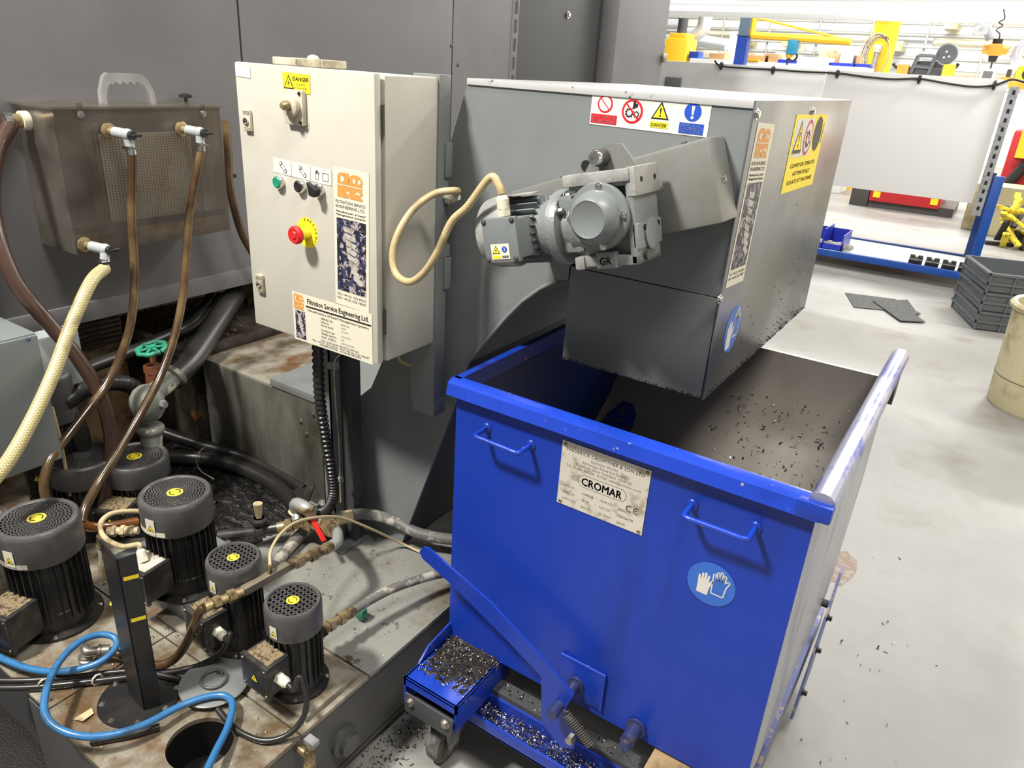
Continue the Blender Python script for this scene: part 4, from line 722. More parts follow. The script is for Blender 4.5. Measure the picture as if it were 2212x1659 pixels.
# ================= pumps =================
def pump(name, label, base, tank_z, R, H, big, box_ang, seed=0, gland=True, stickers=True, boxz=.42):
    """R motor radius, H total height; box_ang = bearing of the terminal box in degrees"""
    t = thing(name, label, 'pump', (base[0], base[1], tank_z), 0, 'immersion pumps on the coolant tank'); k = R
    b = local(t, 'black_paint'); b.lathe([(k * 1.12, 0), (k * 1.12, .008), (k * .9, .012), (k * .86, H * .2), (k * .8, H * .22)], None, 36)
    for a in range(4): an = R_(a * 90 + 45 + box_ang); b.bolt((k * 1.02 * math.cos(an), k * 1.02 * math.sin(an), .008), (0, 0, 1), .005, .004, 'steel')
    b.build('base_flange', t)
    b = local(t, 'black_paint'); b.lathe([(k * .84, H * .10), (k * .84, H * .76)], None, 40); nf = 30 if big else 24
    for i in range(nf):
        a = 2 * PI * i / nf; d = Vector((math.cos(a), math.sin(a), 0)); n_ = Vector((-d.y, d.x, 0)) * .0014; z0, z1 = H * .14, H * .73; p0, p1 = d * k * .82, d * k * .955
        b.add([p0 - n_ + Vector((0, 0, z0)), p0 + n_ + Vector((0, 0, z0)), p1 + n_ + Vector((0, 0, z0)), p1 - n_ + Vector((0, 0, z0)), p0 - n_ + Vector((0, 0, z1)), p0 + n_ + Vector((0, 0, z1)), p1 + n_ + Vector((0, 0, z1)), p1 - n_ + Vector((0, 0, z1))], [(0, 1, 2, 3), (7, 6, 5, 4), (0, 4, 5, 1), (1, 5, 6, 2), (2, 6, 7, 3), (3, 7, 4, 0)])
    b.build('finned_body', t)
    zc = H * .70
    b = local(t, 'fan_cover'); b.lathe([(k * .985, zc), (k, zc + .003), (k, H - .014), (k * .985, H - .005), (k * .93, H), (k * .86, H), (k * .83, H - .003), (k * .83, H - .006), (k * .9, H - .009), (k * .97, H - .016), (k * .97, zc)], None, 48, cap=False); fc = b.build('fan_cover', t)
    b = local(t, 'fan_cover'); b.cyl((0, 0, H - .022), (0, 0, H - .018), k * .95, seg=36, m='void_black'); zt = H - .004; th = .0011 if big else .0022
    if big:
        nr = 7
        for i in range(1, nr + 1): r0 = k * (.22 + .62 * i / nr); b.ring(r0 - k * .020, r0 + k * .020, zt - .002, zt, None, 36)
        for i in range(36):
            a = R_(i * 10); d = Vector((math.cos(a), math.sin(a), 0)); n_ = Vector((-d.y, d.x, 0)) * .0008; b.add([d * k * .22 - n_ + Vector((0, 0, zt)), d * k * .85 - n_ * 2.6 + Vector((0, 0, zt)), d * k * .85 + n_ * 2.6 + Vector((0, 0, zt)), d * k * .22 + n_ + Vector((0, 0, zt))], [(0, 1, 2, 3)])
    else:
        for i in range(-4, 5):
            o_ = i * k * .18; l = math.sqrt(max(0, (k * .85) ** 2 - o_ ** 2)); b.box((o_ - .0016, -l, zt - .003), (o_ + .0016, l, zt)); b.box((-l, o_ - .0016, zt - .003), (l, o_ + .0016, zt))
    b.lathe([(k * .24, zt - .003), (k * .24, zt + .0008)], None, 24); b.build('fan_grille', fc)
    b = local(t, 'yellow'); M = T(0, 0, zt + .001); seed == 4 or disc(b, 0, 0, k * .225, M, 'yellow' if seed % 2 == 0 else 'yellow_dirty', 0)
    for s_ in (0, 180) if seed != 4 else ():
        for i in range(8): a0 = R_(s_ + 20 + 15 * i); a1 = R_(s_ + 35 + 15 * i); r = k * .145; line(b, r * math.cos(a0), r * math.sin(a0), r * math.cos(a1), r * math.sin(a1), k * .03, M, 'ink', .0004)
    b.v and b.build('rotation_sticker', fc, 'round yellow rotation sticker')
    d = Vector((math.cos(R_(box_ang)), math.sin(R_(box_ang)), 0)); BM = RZ(R_(box_ang)) @ T(k * .80, 0, H * boxz); bx_, by_, bz_ = (k * .95, k * .52, H * .16) if big else (k * 1.0, k * .66, H * .17)
    b = local(t, 'black_grimy'); b.box((0, -by_, -bz_), (bx_, by_, bz_), bev=.005, M=BM); b.box((bx_ - .012, -by_ - .003, -bz_ - .003), (bx_, by_ + .003, bz_ + .003), bev=.003, M=BM)
    tb = b.build('terminal_box', t)
    b = local(t, 'sticker_brown'); b.box((bx_ * .1, -by_ * .8, bz_), (bx_ * .85, by_ * .8, bz_ + .0012), m='lbl_dull' if seed == 3 else 'sticker_brown', M=BM); b.build('rating_sticker', tb); b = local(t, 'lbl_dull')
    MF = BM @ T(bx_, 0, 0) @ Matrix(((0, 0, 1, 0), (1, 0, 0, 0), (0, 1, 0, 0), (0, 0, 0, 1)))
    warn_tri(b, -by_ * (.4 if seed == 3 else 0), -bz_ * .05, k * .2, MF, 'z', .0004)
    if seed == 3: rect(b, -by_ * .8, -bz_ * .85, by_ * .6, -bz_ * .25, MF, 'lbl_white'); disc(b, by_ * .35, -bz_ * .55, .006, MF, 'lbl_blue', .0006); warn_tri(b, -by_ * .4, -bz_ * .55, .008, MF, 'x', .0006); b.lathe([(.013, 0), (.012, .003), (0, .004)], MF @ T(by_ * .4, bz_ * .25, 0), 20, 'galv')
    b.build('electrical_sticker', tb)
    for sy in (-1, 1):
        for sz in (-1, 1): b = local(t, 'steel'); b.lathe([(.0032, 0), (.0028, .002), (0, .0024)], MF @ T(sy * by_ * .88, sz * bz_ * .85, 0), 10, 'steel'); b.build('screw', tb)
    if stickers:
        a = R_(box_ang + (6 if big else 8)); M = T(k * 1.002 * math.cos(a), k * 1.002 * math.sin(a), zc + (H - zc) * .35) @ RZ(a) @ Matrix(((0, 0, 1, 0), (1, 0, 0, 0), (0, 1, 0, 0), (0, 0, 0, 1)))
        b = local(t, 'lbl_cream'); s_ = .010 if not big else .014; rect(b, -s_, -s_ * 1.6, s_, s_ * 1.6, M, 'lbl_cream', .0004); warn_tri(b, 0, -s_ * .35, s_ * .8, M, 'x', .001); b.build('hot_surface_sticker', fc)
    if big and stickers:
        b = local(t, 'lbl_dull'); z0 = zc + .004; n_ = 12; a0 = R_(box_ang - 45); vs = []
        for i in range(n_ + 1): a = a0 + R_(75) * i / n_; vs += [(k * 1.004 * math.cos(a), k * 1.004 * math.sin(a), z0), (k * 1.004 * math.cos(a), k * 1.004 * math.sin(a), z0 + .014)]
        b.add(vs, [(2 * i, 2 * i + 1, 2 * i + 3, 2 * i + 2) for i in range(n_)], 'lbl_cream' if seed == 3 else 'lbl_dull'); b.build('warning_band', fc)
    gp = None
    if gland:
        sd = {3: 0, 5: -1}.get(seed, 1)
        g0 = BM @ Vector((bx_ * .5, by_ * sd, 0)) if sd else BM @ Vector((bx_ * .5, -by_ * .0, bz_)); gd = (BM.to_3x3() @ Vector((0, sd, 0))) if sd else Vector((-.5, .1, .8)).normalized()
        b = local(t, 'white_plastic'); b.cyl(g0, g0 + gd * .012, .014, seg=6); b.cyl(g0 + gd * .012, g0 + gd * .026, .0125); b.cyl(g0 + gd * .026, g0 + gd * .034, .0125, .008); b.build('cable_gland', t); gp = (PM[t.name] @ (g0 + gd * .034), gd)
    return t, gp
Z1 = TZ + .016
b1 = at(645, 1470, 'z', Z1); b2 = at(523, 1380, 'z', Z1); b3 = at(405, 1255, 'z', TZ + .066); b4 = at(128, 1330, 'z', TZ); b5 = at(312, 1120, 'z', TZ)
pa, g1 = pump('coolant_pump', 'small black pump nearest the tank edge with bright yellow sticker and square grille', b1, Z1, .066, .250, False, -92, 0)
pb, g2 = pump('coolant_pump', 'small black pump with square grille and dirty orange sticker behind the nearest one', b2, Z1, .066, .262, False, -95, 1)
pc, g3 = pump('coolant_pump', 'large black pump with white band sticker standing on the raised grey box', b3, TZ + .066, .090, .29, True, -84, 3, boxz=.32)
pd_, g4 = pump('coolant_pump', 'large black pump with grimy band sticker at the left edge of the tank', b4, TZ, .096, .315, True, -76, 5, boxz=.26)
pe_, g5 = pump('coolant_pump', 'large dark pump in shade directly behind the pump with the white band', b5, TZ, .098, .235, True, -60, 2, gland=False, stickers=False)
b6 = at(205, 1120, 'z', TZ); pf, _ = pump('coolant_pump', 'darkest pump deep in shade behind the hoses with no visible sticker', at(205, 1130, 'z', TZ), TZ, .10, .25, True, 200, 4, gland=False, stickers=False)
b7 = at(128, 1080, 'z', TZ); pg, _ = pump('coolant_pump', 'tall black pump half hidden behind the grey wall box at far left', at(160, 1110, 'z', TZ), TZ, .07, .50, True, -60, 2, gland=False, stickers=False)
# ================= acrylic settling tank on the enclosure =================
ty0, ty1, tz0, tz1, tx = 1.085, 1.612, 1.115, 1.515, -2.2
at_ = thing('acrylic_tank', 'smoky transparent tank with valves and handle hung on the machine wall', 'tank', (-2.3, 1.35, tz0))
b = MB('smoked_acrylic'); th = .006
b.box((tx - th, ty0, tz0), (tx, ty1, tz1)); b.box((WX + .002, ty0, tz0), (tx - th, ty0 + th, tz1)); b.box((WX + .002, ty1 - th, tz0), (tx - th, ty1, tz1)); b.box((WX + .002, ty0 + th, tz0), (tx - th, ty1 - th, tz0 + th)); b.build('tank_shell', at_)
b = MB('smoked_acrylic'); b.box((WX + .002, ty0 - .012, tz1), (tx + .010, ty1 + .008, tz1 + .006)); b.build('lid', at_)
b = MB('clear_acrylic'); yc, zc = at(275, 218, 'x', -2.29).y, tz1 + .006
o_ = [(-.085, 0), (-.083, .035), (-.068, .075), (-.055, .086), (.050, .086), (.068, .072), (.085, .035), (.088, 0), (.072, 0), (.066, .035), (.052, .056)] + [(.04 - .09 * i / 12, .058 + .006 * math.sin(i * PI / 1.5)) for i in range(13)] + [(-.060, .045), (-.067, .02), (-.068, 0)]
b.prism([(yc + a, zc + c) for a, c in o_], -2.298, -2.280, 'x'); b.build('carry_handle', at_, 'clear grip handle')
for px, py in ((143, 214), (158, 216), (402, 219)): c = at(px, py, 'z', tz1 + .006); b = MB('ink'); b.lathe([(.006, 0), (.006, .010), (.020, .012), (.021, .02), (.012, .024), (0, .024)], T(c.x, c.y, tz1 + .006), 20); b.build('lid_knob', at_)
b = MB('dark_iron'); 
b.box((tx - .012, ty0 + .01, tz0 + .055), (tx - .007, ty1 - .01, tz0 + .075)); b.box((WX + .01, ty0 + .0065, tz0 + .055), (tx - .01, ty0 + .010, tz0 + .075)); b.box((-2.30, ty0 + .01, tz0 + .006), (-2.295, ty1 - .01, tz0 + .06), m='beige_mach'); b.build('dark_band', at_)
b = MB('smoked_acrylic'); b.box((tx - .05, ty0 + .10, tz0 + .06), (tx - .006, ty0 + .106, tz1 - .04)); b.box((tx - .05, ty1 - .095, tz0 + .06), (tx - .006, ty1 - .09, tz1 - .04)); b.build('guide_strip', at_)
# strainer mesh
b = MB('steel'); ya, yb_, za, zb = ty0 + .135, ty1 - .10, tz0 + .075, tz1 - .075; n_ = 30
for i in range(n_ + 1): y = ya + (yb_ - ya) * i / n_; b.box((tx - .030, y - .0024, za), (tx - .028, y + .0024, zb), m='lbl_white')
for i in range(34): z = za + (zb - za) * i / 33; b.box((tx - .031, ya, z - .0022), (tx - .029, yb_, z + .0022), m='lbl_white')
b.box((tx - .045, ya, za), (tx - .040, yb_, zb), m='dark_iron'); b.build('strainer_mesh', at_)
for px, py in ((173, 247), (438, 246)): c = at(px, py, 'x', tx); b = MB('dark_iron'); b.box(c + Vector((0, -.009, -.012)), c + Vector((.003, .009, .03)), bev=.001); b.bolt(c + Vector((.003, 0, 0)), (1, 0, 0), .007, .006, 'chrome'); b.build('lid_clip', at_)
def valve(c, d, out, nm='valve'):
    """c on the tank face, d tap body direction, out outlet direction; returns outlet point"""
    c = Vector(c); d = Vector(d).normalized(); out = Vector(out).normalized(); b = MB('grey_plastic')
    b.lathe([(.022, 0), (.022, .008), (.012, .012)], T(c) @ frame(d), 24, 'brass'); b.cyl(c, c + d * .035, .011, m='brass'); b.cyl(c + d * .03, c + d * .075, .015); e = c + d * .08; b.ball(e, .017); b.cyl(e, e + out * .03, .013); b.cyl(e + out * .03, e + out * .055, .014, m='chrome'); b.box(e + out * .036 - Vector((.016, .016, .004)), e + out * .036 + Vector((.018, .016, .004)), m='chrome')
    v = b.build(nm, at_); h = MB('ink'); s_ = Vector((0, 1, 0)); h.cyl(e + d * .012, e + d * .024, .012); h.cyl(e + d * .02 - s_ * .008, e + d * .02 + s_ * .028, .006, .004); h.build('tap_lever', v); return e + out * .055
v1 = valve(at(232, 282, 'x', tx), (1, .15, -.05), (0, .1, -1)); v2 = valve(at(390, 278, 'x', tx), (1, .15, -.05), (0, -.05, -1)); v3 = valve(at(180, 528, 'x', tx), (1, .25, -.05), (.2, -.3, -1))
pl = at(70, 262, 'y', ty0); b = MB('white_plastic'); pc_ = Vector((-2.34, ty0, at(70, 262, 'y', ty0).z)); b.cyl(pc_, pc_ - Vector((0, .02, 0)), .026); b.cyl(pc_ - Vector((0, .02, 0)), pc_ - Vector((0, .05, 0)), .019, m='brass'); b.cyl(pc_ - Vector((0, .045, 0)), pc_ - Vector((0, .065, 0)), .024, m='chrome'); b.build('inlet_fitting', at_)
b = MB('white_plastic'); ra = at(494, 385, 'x', -2.30); b.cyl(ra, ra - Vector((0, 0, .05)), .010); b.box(ra + Vector((-.005, -.02, .0)), ra + Vector((.005, .03, .012)), m='ink'); b.build('side_tap', at_)
def hose(nm, lab, cat, pts, r, m, seg=14, sm=8, group=None, rf=None):
    P = [Vector(p) if len(p) == 3 else at(*p) for p in pts]; b = MB(m); b.tube(P, r, seg, sm=sm, rf=rf); return single(b, nm, lab, cat, group)
X = lambda px, py, v: (px, py, 'x', v)
hose('brown_hose', 'thick dark brown hose looping out of the left end of the transparent tank', 'hose', [pc_ - Vector((0, .05, 0)), X(20, 275, -2.33), X(-8, 330, -2.30), X(-18, 430, -2.27), X(0, 530, -2.22), X(40, 620, -2.18), X(108, 702, -2.15), X(165, 770, -2.12), X(212, 845, -2.10), X(238, 930, -2.08), X(238, 1010, -2.06), X(225, 1090, -2.05)], .0205, 'hose_maroon')
hose('brown_hose', 'thin brown hose hanging from the left tap of the transparent tank', 'hose', [v1 + Vector((0, 0, .02)), v1, X(285, 480, -2.12), X(291, 590, -2.11), X(284, 690, -2.10), X(262, 765, -2.09), X(232, 828, -2.08), X(190, 885, -2.06), X(140, 950, -2.04), X(112, 985, -2.02), X(96, 1030, -2.00), X(96, 1065, -1.99), X(110, 1098, -1.98)], .0125, 'hose_brown')
hose('brown_hose', 'thin brown hose hanging from the right tap of the transparent tank', 'hose', [v2 + Vector((0, 0, .02)), v2, X(411, 450, -2.12), X(402, 560, -2.10), X(395, 640, -2.08), X(376, 730, -2.05), X(345, 815, -2.02), X(300, 900, -1.98), X(250, 985, -1.95), X(212, 1045, -1.93), X(185, 1095, -1.90), X(177, 1128, -1.88)], .0125, 'hose_brown')
hose('rusty_hose', 'stiff amber hose lying flat between the pumps', 'hose', [X(177, 1128, -1.88), X(190, 1137, -1.88), X(230, 1138, -1.88), X(295, 1127, -1.88)], .014, 'hose_rust', sm=4)
hose('braided_hose', 'yellow braided hose running from the bottom tap of the transparent tank', 'hose', [v3, X(196, 610, -2.06), X(155, 700, -2.02), X(118, 800, -1.97), X(75, 895, -1.92), X(25, 985, -1.87), X(-25, 1050, -1.83)], .0175, 'braided_hose', 20)
hose('brown_hose', 'brown hose dropping behind the right end of the transparent tank', 'hose', [X(488, 262, -2.33), X(493, 330, -2.31), X(496, 400, -2.30), X(506, 450, -2.30), X(525, 510, -2.30), X(560, 570, -2.30)], .014, 'hose_brown')
# grey enclosure box and junction box at left
t = thing('wall_box', 'flat grey metal box at the far left edge in front of the pumps', 'electrical box', (-2.05, .75, .7)); fa = [at(*p, 'x', -2.02) for p in ((0, 737), (80, 719), (121, 996), (0, 1034))]
yb2 = fa[1].y; zt_, zb_ = fa[1].z, fa[2].z; b = MB('grey_paint'); b.box((-2.28, .2, zb_), (-2.025, yb2, zt_), bev=.006); b.build('body', t)
b = MB('grey_paint'); b.box((-2.025, .2, zb_ + .004), (-2.015, yb2 - .002, zt_ - .004), bev=.004); b.build('front_cover', t)
b = MB('chrome')
for px, py in ((61, 732), (103, 993)): c = at(px, py, 'x', -2.015); b.bolt(c, (1, 0, 0), .004, .004, 'chrome', False)
b.build('screw', t)
t = thing('junction_box', 'grey plastic junction box behind the yellow braided hose', 'electrical box', (-2.22, 1.0, .7)); c0 = at(125, 783, 'x', -2.2); b = MB('grey_plastic'); b.box((-2.27, c0.y - .075, c0.z - .085), (-2.20, c0.y + .075, c0.z + .085), bev=.008); b.build('body', t); b = MB('grey_plastic'); b.cyl((-2.235, c0.y, c0.z - .125), (-2.235, c0.y, c0.z - .085), .028); b.build('gland', t)
b = MB('hose_black'); b.tube([(-2.235, c0.y, c0.z - .12), (-2.2, c0.y + .02, c0.z - .25), (-2.2, c0.y + .0, c0.z - .5)], .03, 16); b.build('conduit', t)
# big black hoses, green valve and grey pipe tee
hose('black_hose', 'fat black rubber hose sloping down from under the machine to the grey pipe tee', 'hose', [X(545, 585, -2.75), X(515, 625, -2.55), X(492, 660, -2.40), X(455, 715, -2.27), X(415, 775, -2.17), X(372, 818, -2.12)], .040, 'hose_black', 22)
hose('black_hose', 'long grey black hose curving under the machine edge to the left', 'hose', [X(462, 630, -2.5), X(443, 665, -2.48), X(412, 702, -2.45), X(350, 730, -2.42), X(270, 765, -2.4), X(190, 795, -2.38), X(120, 830, -2.36)], .022, 'hose_black', 16)
hose('spiral_hose', 'ribbed black suction hose arching left of the grey pipe tee', 'hose', [X(140, 870, -2.2), X(190, 838, -2.2), X(245, 826, -2.2), X(288, 836, -2.2), X(312, 868, -2.2)], .026, 'hose_black', 16, 12, None, lambda t_, i: 1 + .05 * (i % 3 == 0))
hose('black_hose', 'thick black hose lying in sludge along the conveyor casing', 'hose', [(350, 985, 'z', .33), (430, 990, 'z', .32), (500, 1003, 'z', .32), (565, 1030, 'z', .31), (610, 1060, 'z', .30), (640, 1095, 'z', .30)], .027, 'hose_black', 16)
hose('black_hose', 'second black hose lying behind along the foot of the conveyor casing', 'hose', [(340, 930, 'z', .40), (430, 960, 'z', .36), (520, 985, 'z', .33), (600, 1020, 'z', .32), (660, 1058, 'z', .31)], .022, 'hose_black', 14)
hose('wire', 'thin dark loop of wire standing above the black hoses', 'wire', [(468, 966, 'z', .36), (440, 968, 'z', .36), (425, 990, 'z', .35), (432, 1015, 'z', .33), (462, 1035, 'z', .31)], .0016, 'hose_grey', 6)
t = thing('pipe_tee', 'grey cast pipe tee with flaking paint and green handwheel valve', 'pipe', (-2.1, 1.25, TZ)); b = MB('pipe_flaky')
p0, p1, p2 = at(318, 872, 'x', -2.1), at(326, 930, 'x', -2.1), at(332, 1010, 'x', -2.08); b.cyl(p2, p1, .033); b.lathe([(.036, -.01), (.042, 0), (.042, .012), (.036, .02)], T(p1) @ frame(p0 - p1), 24); b.ball(p0, .054, seg=24, sq=(1, 1, 1.2)); pj = at(372, 818, 'x', -2.12); b.cyl(p0 + Vector((0, .01, .02)), pj, .032); b.lathe([(.036, 0), (.044, .005), (.044, .02), (.036, .025)], T(pj) @ frame(pj - p0), 24, 'steel'); b.build('pipe_body', t)
b = MB('rust_red'); g0 = at(335, 845, 'x', -2.18); gw = at(328, 753, 'x', -2.18); b.cyl(g0, g0.lerp(gw, .5), .026); b.cyl(g0.lerp(gw, .5), gw, .009); b.cyl(g0.lerp(gw, .45), g0.lerp(gw, .62), .030, seg=6); b.build('valve_bonnet', t)
b = MB('green_wheel'); Mw = T(gw) @ RX(R_(10)); pts = []
for i in range(37): a = 2 * PI * i / 36; r = .044 * (1 + .06 * math.cos(8 * a)); pts.append(Mw @ Vector((r * math.cos(a), r * math.sin(a), 0)))
b.tube(pts, .0075, 10, sm=0, cap=False)
for i in range(6): a = 2 * PI * i / 6; b.tube([Mw @ Vector((0, 0, .004)), Mw @ Vector((.044 * math.cos(a), .044 * math.sin(a), 0))], .005, 8, sm=0)
b.lathe([(.012, -.01), (.012, .01)], Mw, 16); b.build('handwheel', t, 'green valve handwheel')
c = at(345, 872, 'x', -2.06); b = MB('galv'); b.bolt(c, (1, .3, 0), .014, .02, 'galv'); b.build('plug', t)
# corrugated conduit
hose('corrugated_conduit', 'black corrugated conduit dropping from the underside of the control cabinet', 'conduit', [at(686, 735, 'y', 1.31), at(690, 850, 'y', 1.31), at(702, 940, 'y', 1.31), at(716, 1020, 'y', 1.31), at(720, 1070, 'y', 1.31), at(708, 1100, 'y', 1.32), at(685, 1110, 'y', 1.34)], .0165, 'hose_black', 18, 34, None, lambda t_, i: 1.0 if i % 4 < 2 else .82)
hose('power_cable', 'dirty cream braided cable looping from the cabinet channel to the motor gland', 'cable', [cg, cg + Vector((.030, -.005, .012)), at(985, 412, 'y', 1.36), at(940, 418, 'y', 1.33), at(895, 450, 'y', 1.28), at(862, 500, 'y', 1.24), at(848, 550, 'y', 1.22), at(856, 592, 'y', 1.21), at(884, 609, 'y', 1.20), at(915, 590, 'y', 1.20), at(945, 545, 'y', 1.20), at(975, 480, 'y', 1.21), at(1010, 446, 'y', 1.22), gland + Vector((-.03, 0, .028)), gland + Vector((-.008, 0, .015)), gland], .0082, 'braided_cable', 14)
b = MB('white_plastic'); b.cyl(cg, cg + Vector((.015, 0, 0)), .016, seg=6); b.cyl(cg + Vector((.015, 0, 0)), cg + Vector((.03, 0, .008)), .0125); single(b, 'cable_gland', 'dirty white cable gland on the grey channel right of the cabinet', 'cable gland')
hose('cable', 'short cream cable loop under the rear corner of the control cabinet', 'cable', [at(862, 768, 'y', 1.42), at(868, 780, 'y', 1.42), at(888, 788, 'y', 1.42), at(908, 782, 'y', 1.42), at(912, 768, 'y', 1.42)], .0055, 'braided_cable', 10)
hose('cable', 'thin tan wire hanging beside the support post', 'wire', [at(735, 765, 'y', 1.35), at(722, 785, 'y', 1.35), at(724, 860, 'y', 1.352), at(732, 960, 'y', 1.353), at(736, 1085, 'y', 1.355)], .0022, 'cable_tan', 8)
# ================= fittings, hoses and cables on the tank =================
def fitting(mb, p, q_, r, n=5, m='brass'):
    """run of hexagon nuts and collars between two points"""
    p = Vector(p); q_ = Vector(q_); rr_ = [1, 1.25, .9, 1.3, 1.05, 1.2, .9]; 
    for i in range(n): a, d = p.lerp(q_, i / n), p.lerp(q_, (i + .93) / n); mb.cyl(a, d, r * rr_[i % 7], seg=6 if i % 2 else 16, m=m)
Zp = lambda px, py, z=.36: at(px, py, 'z', z)
t = thing('valve_manifold', 'dirty brass pipe manifold with red lever in front of the support post', 'valve', (-1.5, 1.3, TZ))
n0 = Zp(470, 1158, .33); n1 = Zp(562, 1147, .33); n2 = Zp(600, 1140, .34); n3 = Zp(668, 1126, .36); n4 = Zp(700, 1140, .37)
b = MB('black_grimy'); b.cyl(n0, n1, .017); b.ball(n1, .024); b.cyl(n1, n2, .019); b.cyl(n1, n1 + Vector((0, 0, .05)), .016); b.lathe([(.022, .03), (.026, .035), (.026, .045), (.016, .05)], T(n1), 20); b.cyl(n1 + Vector((0, 0, .05)), n1 + Vector((0, 0, .10)), .009, .014, m='cable_tan'); b.cyl(Zp(470, 1195, .30), Zp(500, 1180, .31), .026, seg=8); b.build('branch_pipe', t)
b = MB('brass'); fitting(b, n2, n3, .017, 4); b.box(n3 - Vector((.026, .024, .02)), n3 + Vector((.026, .024, .02)), bev=.005); fitting(b, n3, Zp(722, 1152, .37), .019, 3); b.cyl(n3, n3 + Vector((0, 0, .035)), .013); b.bolt(n3 + Vector((0, 0, .03)), (0, 0, 1), .012, .012, 'galv'); b.build('brass_valve', t)
b = MB('red_plastic'); a = n3 + Vector((0, 0, .028)); e = Zp(700, 1170, .375); d = (e - a); s_ = d.cross(Vector((0, 0, 1))).normalized() * .007; b.add([a - s_, a + s_, e + s_, e - s_] + [v + Vector((0, 0, .004)) for v in (a - s_, a + s_, e + s_, e - s_)], [(0, 1, 2, 3), (7, 6, 5, 4), (0, 4, 5, 1), (1, 5, 6, 2), (2, 6, 7, 3), (3, 7, 4, 0)]); b.build('lever', t, 'red valve lever')
b = MB('steel'); e1, e2, e3 = Zp(640, 1105, .38), Zp(640, 1088, .42), Zp(662, 1098, .43); b.tube([Zp(645, 1125, .36), e1, e2, e3, Zp(672, 1110, .40)], .019, 16, 'pipe_galv'); b.lathe([(.022, -.008), (.026, -.006), (.026, .006), (.022, .008)], T(e1) @ frame(e2 - e1), 6, 'brass'); b.lathe([(.022, -.008), (.026, -.006), (.026, .006), (.022, .008)], T(e3), 6, 'brass'); b.build('elbow', t)
hose('grey_hose', 'mottled grey hose leaving the manifold towards the blue bin', 'hose', [Zp(690, 1128, .38), Zp(735, 1117, .39), Zp(790, 1110, .38), Zp(850, 1125, .36), Zp(905, 1152, .34), Zp(985, 1166, .33), Zp(1040, 1160, .32)], .0175, 'hose_grey', 16)
b = MB('cable_tan'); b.cyl(Zp(726, 1122, .385), Zp(762, 1113, .39), .0195); fitting(b, Zp(690, 1135, .37), Zp(728, 1123, .385), .018, 3); single(b, 'hose_ferrule', 'tan ferrule joining the mottled grey hose to the manifold', 'fitting')
hose('grey_hose', 'pale mottled hose passing under the manifold towards the rod', 'hose', [Zp(700, 1085, .35), Zp(690, 1120, .32), Zp(655, 1150, .30), Zp(622, 1185, .295), Zp(592, 1222, .30)], .0185, 'hose_grey', 16)
# steel rod assembly over the small pump
t = thing('pipe_run', 'grey square steel bar with brass fittings crossing over the small pumps', 'pipe', (-1.3, 1.0, .5)); r0, r1, r2, r3 = at(443, 1312, 'z', .50), at(525, 1277, 'z', .50), at(622, 1223, 'z', .50), at(715, 1180, 'z', .47)
b = MB('rod_tan'); d = (r2 - r1); M = T(r1) @ frame(d); b.box((-.010, -.010, 0), (.010, .010, d.length), bev=.001, M=M); b.build('steel_bar', t)
b = MB('brass'); fitting(b, r0, r1, .0125, 5); b.build('brass_fitting', t); b = MB('brass'); fitting(b, r2, r3, .0135, 6); b.build('brass_fitting', t)
b = MB('pipe_galv'); b.tube([r3, Zp(728, 1170, .46), Zp(729, 1152, .43), Zp(718, 1138, .40), Zp(704, 1130, .38)], .0155, 14); b.build('bent_pipe', t)
b = MB('brass'); fitting(b, at(704, 1128, 'z', .38), at(722, 1148, 'z', .43), .021, 3); b.build('union', t); b = MB('brass'); b.cyl(at(583, 1238, 'z', .51), at(583, 1222, 'z', .53), .006); b.build('tube_fitting', t)
hose('brown_hose', 'amber brown hose running from the brass fittings down behind the black stand', 'hose', [r0, at(432, 1322, 'z', .49), at(420, 1350, 'z', .45), at(405, 1385, 'z', .38), at(382, 1418, 'z', .32), at(350, 1436, 'z', .30), at(300, 1432, 'z', .295), at(262, 1415, 'z', .295), at(238, 1407, 'z', .30)], .0115, 'hose_brown', 14)
b = MB('steel'); e0, e1, e2 = at(190, 1428, 'z', TZ), at(188, 1408, 'z', .31), at(232, 1405, 'z', .305); b.lathe([(.020, 0), (.020, .012), (.016, .014), (.018, .02), (.014, .024)], T(e0.x, e0.y, TZ), 20); b.tube([(e0.x, e0.y, TZ + .02), (e0.x, e0.y, TZ + .04), e1, e1.lerp(e2, .3), e2], .012, 14, sm=5); b.cyl(e1.lerp(e2, .55), e1.lerp(e2, .7), .016); b.cyl(e1.lerp(e2, .75), e1.lerp(e2, 1.1), .0145); single(b, 'elbow_fitting', 'dull steel elbow fitting on the tank lid beside the blue hose loop', 'fitting')
hose('thin_tube', 'thin tan tube arching over the manifold', 'tube', [at(583, 1222, 'z', .53), at(585, 1190, 'z', .54), at(605, 1155, 'z', .54), at(640, 1128, 'z', .53), at(690, 1117, 'z', .50), at(740, 1119, 'z', .45), at(800, 1142, 'z', .38), at(870, 1175, 'z', .29), at(935, 1205, 'z', .275)], .0042, 'cable_thin', 10)
t3 = [at(698, 1360, 'z', .36), at(765, 1318, 'z', .36), at(800, 1296, 'z', .36)]
b = MB('brass'); fitting(b, t3[0], t3[1], .0135, 6); b.cyl(at(690, 1366, 'z', .35), t3[0], .018, m='black_paint'); single(b, 'brass_fittings', 'run of brass fittings on the outlet of the nearest small pump', 'fitting')
hose('grey_hose', 'mottled grey hose from the nearest small pump to behind the bin', 'hose', [t3[1], t3[2], at(845, 1273, 'z', .36), at(895, 1255, 'z', .35), at(950, 1240, 'z', .34), at(1010, 1235, 'z', .33)], .0125, 'hose_grey', 14)
